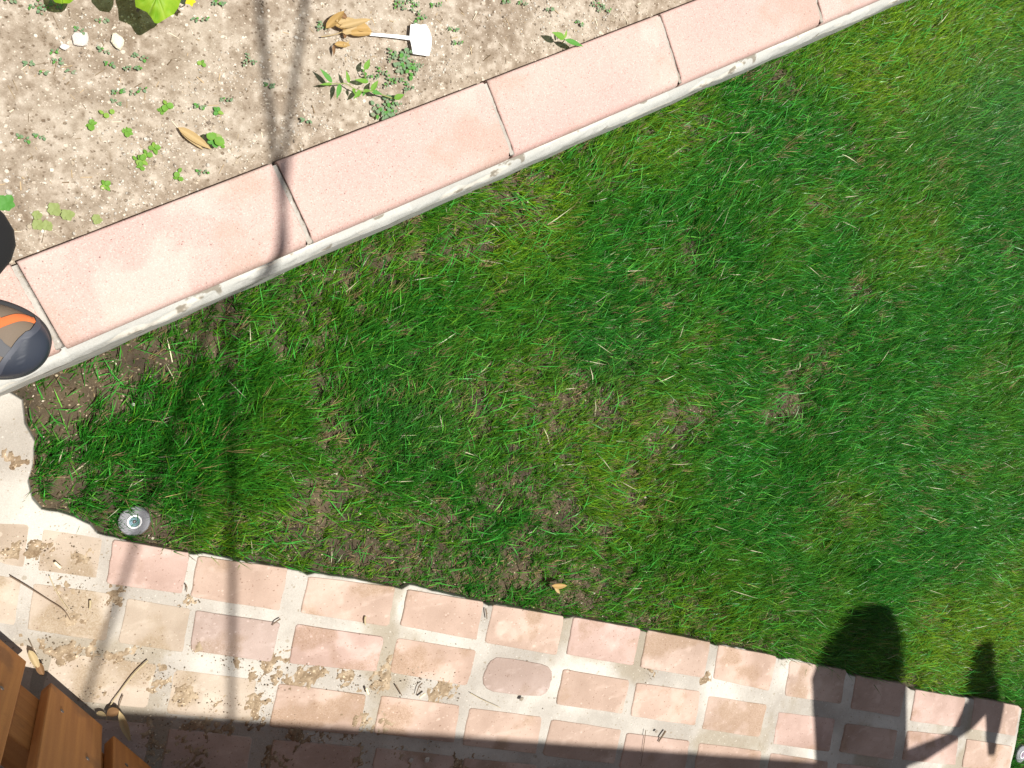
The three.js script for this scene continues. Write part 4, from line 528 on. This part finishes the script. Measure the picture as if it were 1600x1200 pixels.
/* ------------------------------------------------ the person standing on the wall: shoes and dark trousers */
{
  const person = top(new THREE.Group(), 'person', 'person in black trousers and brown hiking shoes with orange laces standing on the wall', 'person');
  const y0 = CAPY + 0.0005; person.position.set(-0.32, y0, 0);
  const taupe = std({ color: rgb(0.15, 0.112, 0.078), roughness: 0.75, bumpMap: brickBump, bumpScale: 0.0005 }), rubber = std({ color: rgb(0.024, 0.03, 0.044), roughness: 0.42 }), band = std({ color: rgb(0.05, 0.055, 0.072), roughness: 0.5 }), sole = std({ color: rgb(0.018, 0.018, 0.02), roughness: 0.8 }), orange = std({ color: rgb(0.55, 0.14, 0.04), roughness: 0.95, bumpMap: mortarBump, bumpScale: 0.002 }), greyS = std({ color: rgb(0.1, 0.1, 0.105), roughness: 0.9 }), darkC = std({ color: rgb(0.05, 0.05, 0.05), roughness: 0.7 });
  const Lh = 0.285;
  // half widths on the inner and outer side, and height, along the shoe: s = 0 heel .. 1 toe
  const lut = (T, s) => { for (let i = 0; i < T.length - 1; i++) if (s <= T[i + 1][0]) { const t = (s - T[i][0]) / (T[i + 1][0] - T[i][0]); return mix(T[i][1], T[i + 1][1], t * t * (3 - 2 * t)); } return T[T.length - 1][1]; };
  const heel = s => Math.sqrt(clamp(1 - (1 - clamp(s / 0.12)) ** 2)), toe = (s, e) => Math.pow(Math.max(0, 1 - Math.pow(clamp((s - 0.74) / 0.26), e)), 0.52), mid = (s, a, b) => mix(a, b, smooth(0.25, 0.74, s));
  const wi = s => 0.001 + mid(s, 0.036, 0.049) * (0.25 + 0.75 * heel(s)) * toe(s, 2.1), wo = s => 0.001 + mid(s, 0.038, 0.053) * (0.25 + 0.75 * heel(s)) * toe(s, 2.5), ht = s => 0.02 + (mix(0.085, 0.036, smooth(0.3, 0.8, s)) - 0.012 * smooth(0.8, 1, s)) * (0.7 + 0.3 * heel(s)) * Math.pow(toe(s, 3), 0.7);
  const pt = (s, v, off, mirror) => { const a = v * Math.PI / 2, w = (v < 0 ? wi(s) : wo(s)) - 0.002, sx = Math.sign(Math.sin(a)) * Math.pow(Math.abs(Math.sin(a)), 0.75), cy = Math.pow(Math.max(0, Math.cos(a)), 0.62); return new THREE.Vector3(s * Lh + (s > 0.9 ? off * 0.7 : 0), 0.018 + (ht(s) - 0.018) * cy + off * cy, mirror * (w * sx + off * Math.sin(a))); };
  const patch = (s0f, s1f, ns, nv, v0, v1, off, mirror) => { const pos = [], idx = []; for (let i = 0; i <= ns; i++) for (let j = 0; j <= nv; j++) { const v = mix(v0, v1, j / nv), s = mix(s0f(v), s1f(v), Math.sin(i / ns * Math.PI / 2)), p = pt(s, v, off, mirror); pos.push(p.x, p.y, p.z); } for (let i = 0; i < ns; i++) for (let j = 0; j < nv; j++) { const a = i * (nv + 1) + j; idx.push(a, a + 1, a + nv + 1, a + 1, a + nv + 2, a + nv + 1); } return mesh3(pos, idx); };
  const ribbon = (P, wd, off, mirror, th = 0.0022) => { const c = new THREE.CatmullRomCurve3(P.map(([s, v]) => new THREE.Vector3(s, v, 0))), pos = [], idx = [], n = 40; for (let i = 0; i <= n; i++) { const q = c.getPoint(i / n), t = c.getTangent(i / n), nx = -t.y * 0.16, ny = t.x / 0.16, l = Math.hypot(nx * Lh, ny * 0.07) || 1; for (const [e, o] of [[-1, 0], [-0.8, th], [0.8, th], [1, 0]]) { const p = pt(clamp(q.x + nx / l * wd * e * 0.5, 0, 0.995), q.y + ny / l * wd * e * 0.5, off + o, mirror); pos.push(p.x, p.y, p.z); } } for (let i = 0; i < n; i++) for (let k = 0; k < 3; k++) { const a = i * 4 + k; idx.push(a, a + 1, a + 4, a + 1, a + 5, a + 4); } return mesh3(pos, idx); };
  const capLine = v => 0.885 - 0.055 * Math.tanh(v * 3.2) - 0.03 * smooth(0.5, 1, v) - 0.02 * smooth(-0.6, -1, v);
  const shoe = (mirror) => {
    const g = new THREE.Group(); g.name = 'shoe';
    const sp = []; for (let i = 0; i <= 48; i++) { const s = Math.pow(Math.sin(i / 48 * Math.PI / 2), 1); sp.push([s * Lh + 0.002, -(wi(s) + 0.003) * mirror]); } for (let i = 48; i >= 0; i--) { const s = Math.sin(i / 48 * Math.PI / 2); sp.push([s * Lh + 0.002, (wo(s) + 0.003) * mirror]); }
    const sh = new THREE.Shape(); sp.forEach(([x, z], i) => i ? sh.lineTo(x, -z) : sh.moveTo(x, -z)); const e = new THREE.ExtrudeGeometry(sh, { depth: 0.02, bevelEnabled: true, bevelSize: 0.002, bevelThickness: 0.002, bevelSegments: 2, bevelOffset: -0.002 }); e.rotateX(-Math.PI / 2); e.translate(0, 0.002, 0); part(e, sole, 'sole', g);
    part(patch(() => 0, () => 0.998, 70, 30, -1, 1, 0, mirror), taupe, 'upper', g);
    const tc = part(patch(v => capLine(v), () => 1, 24, 40, -1, 1, 0.0028, mirror), rubber, 'toe_cap', g);
    part(patch(v => capLine(v) - 0.022, v => capLine(v) + 0.004, 4, 36, -1, 1, 0.0042, mirror), band, 'rim', tc);
    for (const P of [[[0.91, -0.72], [0.86, -0.55], [0.8, -0.3], [0.74, -0.12], [0.69, -0.05]], [[0.79, 0.92], [0.775, 0.6], [0.755, 0.36], [0.73, 0.2]], [[0.79, -0.3], [0.765, -0.16], [0.74, 0.0], [0.7, 0.1]], [[0.69, -0.05], [0.62, -0.3], [0.55, -0.5]], [[0.7, 0.2], [0.62, 0.3], [0.55, 0.5]]]) part(ribbon(P, 0.013, 0.0008, mirror, 0.003), orange, 'lace', g);
    part(ribbon([[0.862, 0.15], [0.82, 0.1], [0.76, 0.04], [0.66, 0.02]], 0.013, 0.0012, mirror), greyS, 'strap', g); part(ribbon([[0.735, -0.75], [0.74, -0.4], [0.775, 0.0], [0.765, 0.25], [0.73, 0.5]], 0.0035, 0.004, mirror), darkC, 'lace_cord', g);
    for (const [s, v] of [[0.3, 0], [0.36, 0], [0.42, 0]]) part(ribbon([[s, -0.45], [s, 0], [s, 0.45]], 0.008, 0.003, mirror), orange, 'lace', g);
    return g;
  };
  const right = shoe(1); person.add(right); const tip = at(75, 545, y0 + 0.03), yaw = -0.24; right.rotation.y = yaw; right.position.set(tip.x + 0.32 - Math.cos(yaw) * Lh, 0, tip.z + Math.sin(yaw) * Lh);
  const left = shoe(-1); person.add(left); left.rotation.y = 0.12; left.position.set(-0.155, 0, -0.095);
  // trousers with the legs inside, one continuous surface up to the waist
  const K = at(-40, 372, 0.70).sub(person.position), ra = right.position, J = [
    [[ra.x + 0.06, 0.1, ra.z], [ra.x + 0.075, 0.45, ra.z + 0.015], 0.062, 0.064], [[ra.x + 0.075, 0.45, ra.z + 0.015], [-0.14, 0.88, 0.1], 0.064, 0.09], [[-0.1, 0.1, -0.1], [K.x - 0.012, K.y - 0.02, K.z], 0.05, 0.036], [[K.x - 0.012, K.y - 0.02, K.z], [-0.16, 0.88, -0.06], 0.036, 0.09], [[-0.15, 0.9, -0.05], [-0.15, 0.9, 0.09], 0.11, 0.11], [[-0.16, 0.92, 0.02], [-0.18, 1.02, 0.02], 0.13, 0.125]];
  const res = 84, mc = new MarchingCubes(res, new THREE.MeshBasicMaterial(), false, false, 400000), half = 0.62, cen = new THREE.Vector3(-0.12, 0.6, 0); mc.isolation = 0;
  const seg = (p, a, b, ra_, rb) => { const ab = b.map((v, i) => v - a[i]), ap = p.map((v, i) => v - a[i]), t = clamp((ab[0] * ap[0] + ab[1] * ap[1] + ab[2] * ap[2]) / (ab[0] ** 2 + ab[1] ** 2 + ab[2] ** 2)); return Math.hypot(ap[0] - ab[0] * t, ap[1] - ab[1] * t, ap[2] - ab[2] * t) - mix(ra_, rb, t); };
  for (let k = 0; k < res; k++) for (let j = 0; j < res; j++) for (let i = 0; i < res; i++) { const p = [cen.x + half * (2 * i / res - 1), cen.y + half * (2 * j / res - 1), cen.z + half * (2 * k / res - 1)]; let d = 1; for (const [a, b, r1, r2] of J) { const e = seg(p, a, b, r1, r2), h = clamp(0.5 + 0.5 * (d - e) / 0.03); d = mix(d, e, h) - 0.03 * h * (1 - h); } d += 0.005 * (fbm(p[0] * 16 + p[2] * 9, p[1] * 26, 211, 3) - 0.5); mc.field[i + j * res + k * res * res] = -d; }
  mc.update(); const n = mc.count, pos = mc.positionArray.slice(0, n * 3); for (let i = 0; i < n; i++) { pos[3 * i] = pos[3 * i] * half + cen.x; pos[3 * i + 1] = pos[3 * i + 1] * half + cen.y; pos[3 * i + 2] = pos[3 * i + 2] * half + cen.z; }
  let tg = new THREE.BufferGeometry(); tg.setAttribute('position', new THREE.Float32BufferAttribute(pos, 3)); tg = mergeVertices(tg, 1e-4); tg.computeVertexNormals(); planarUV(tg);
  part(tg, std({ color: rgb(0.007, 0.007, 0.008), roughness: 0.95 }), 'trousers', person);
}
shadowy(scene);
renderer.render(scene, camera);
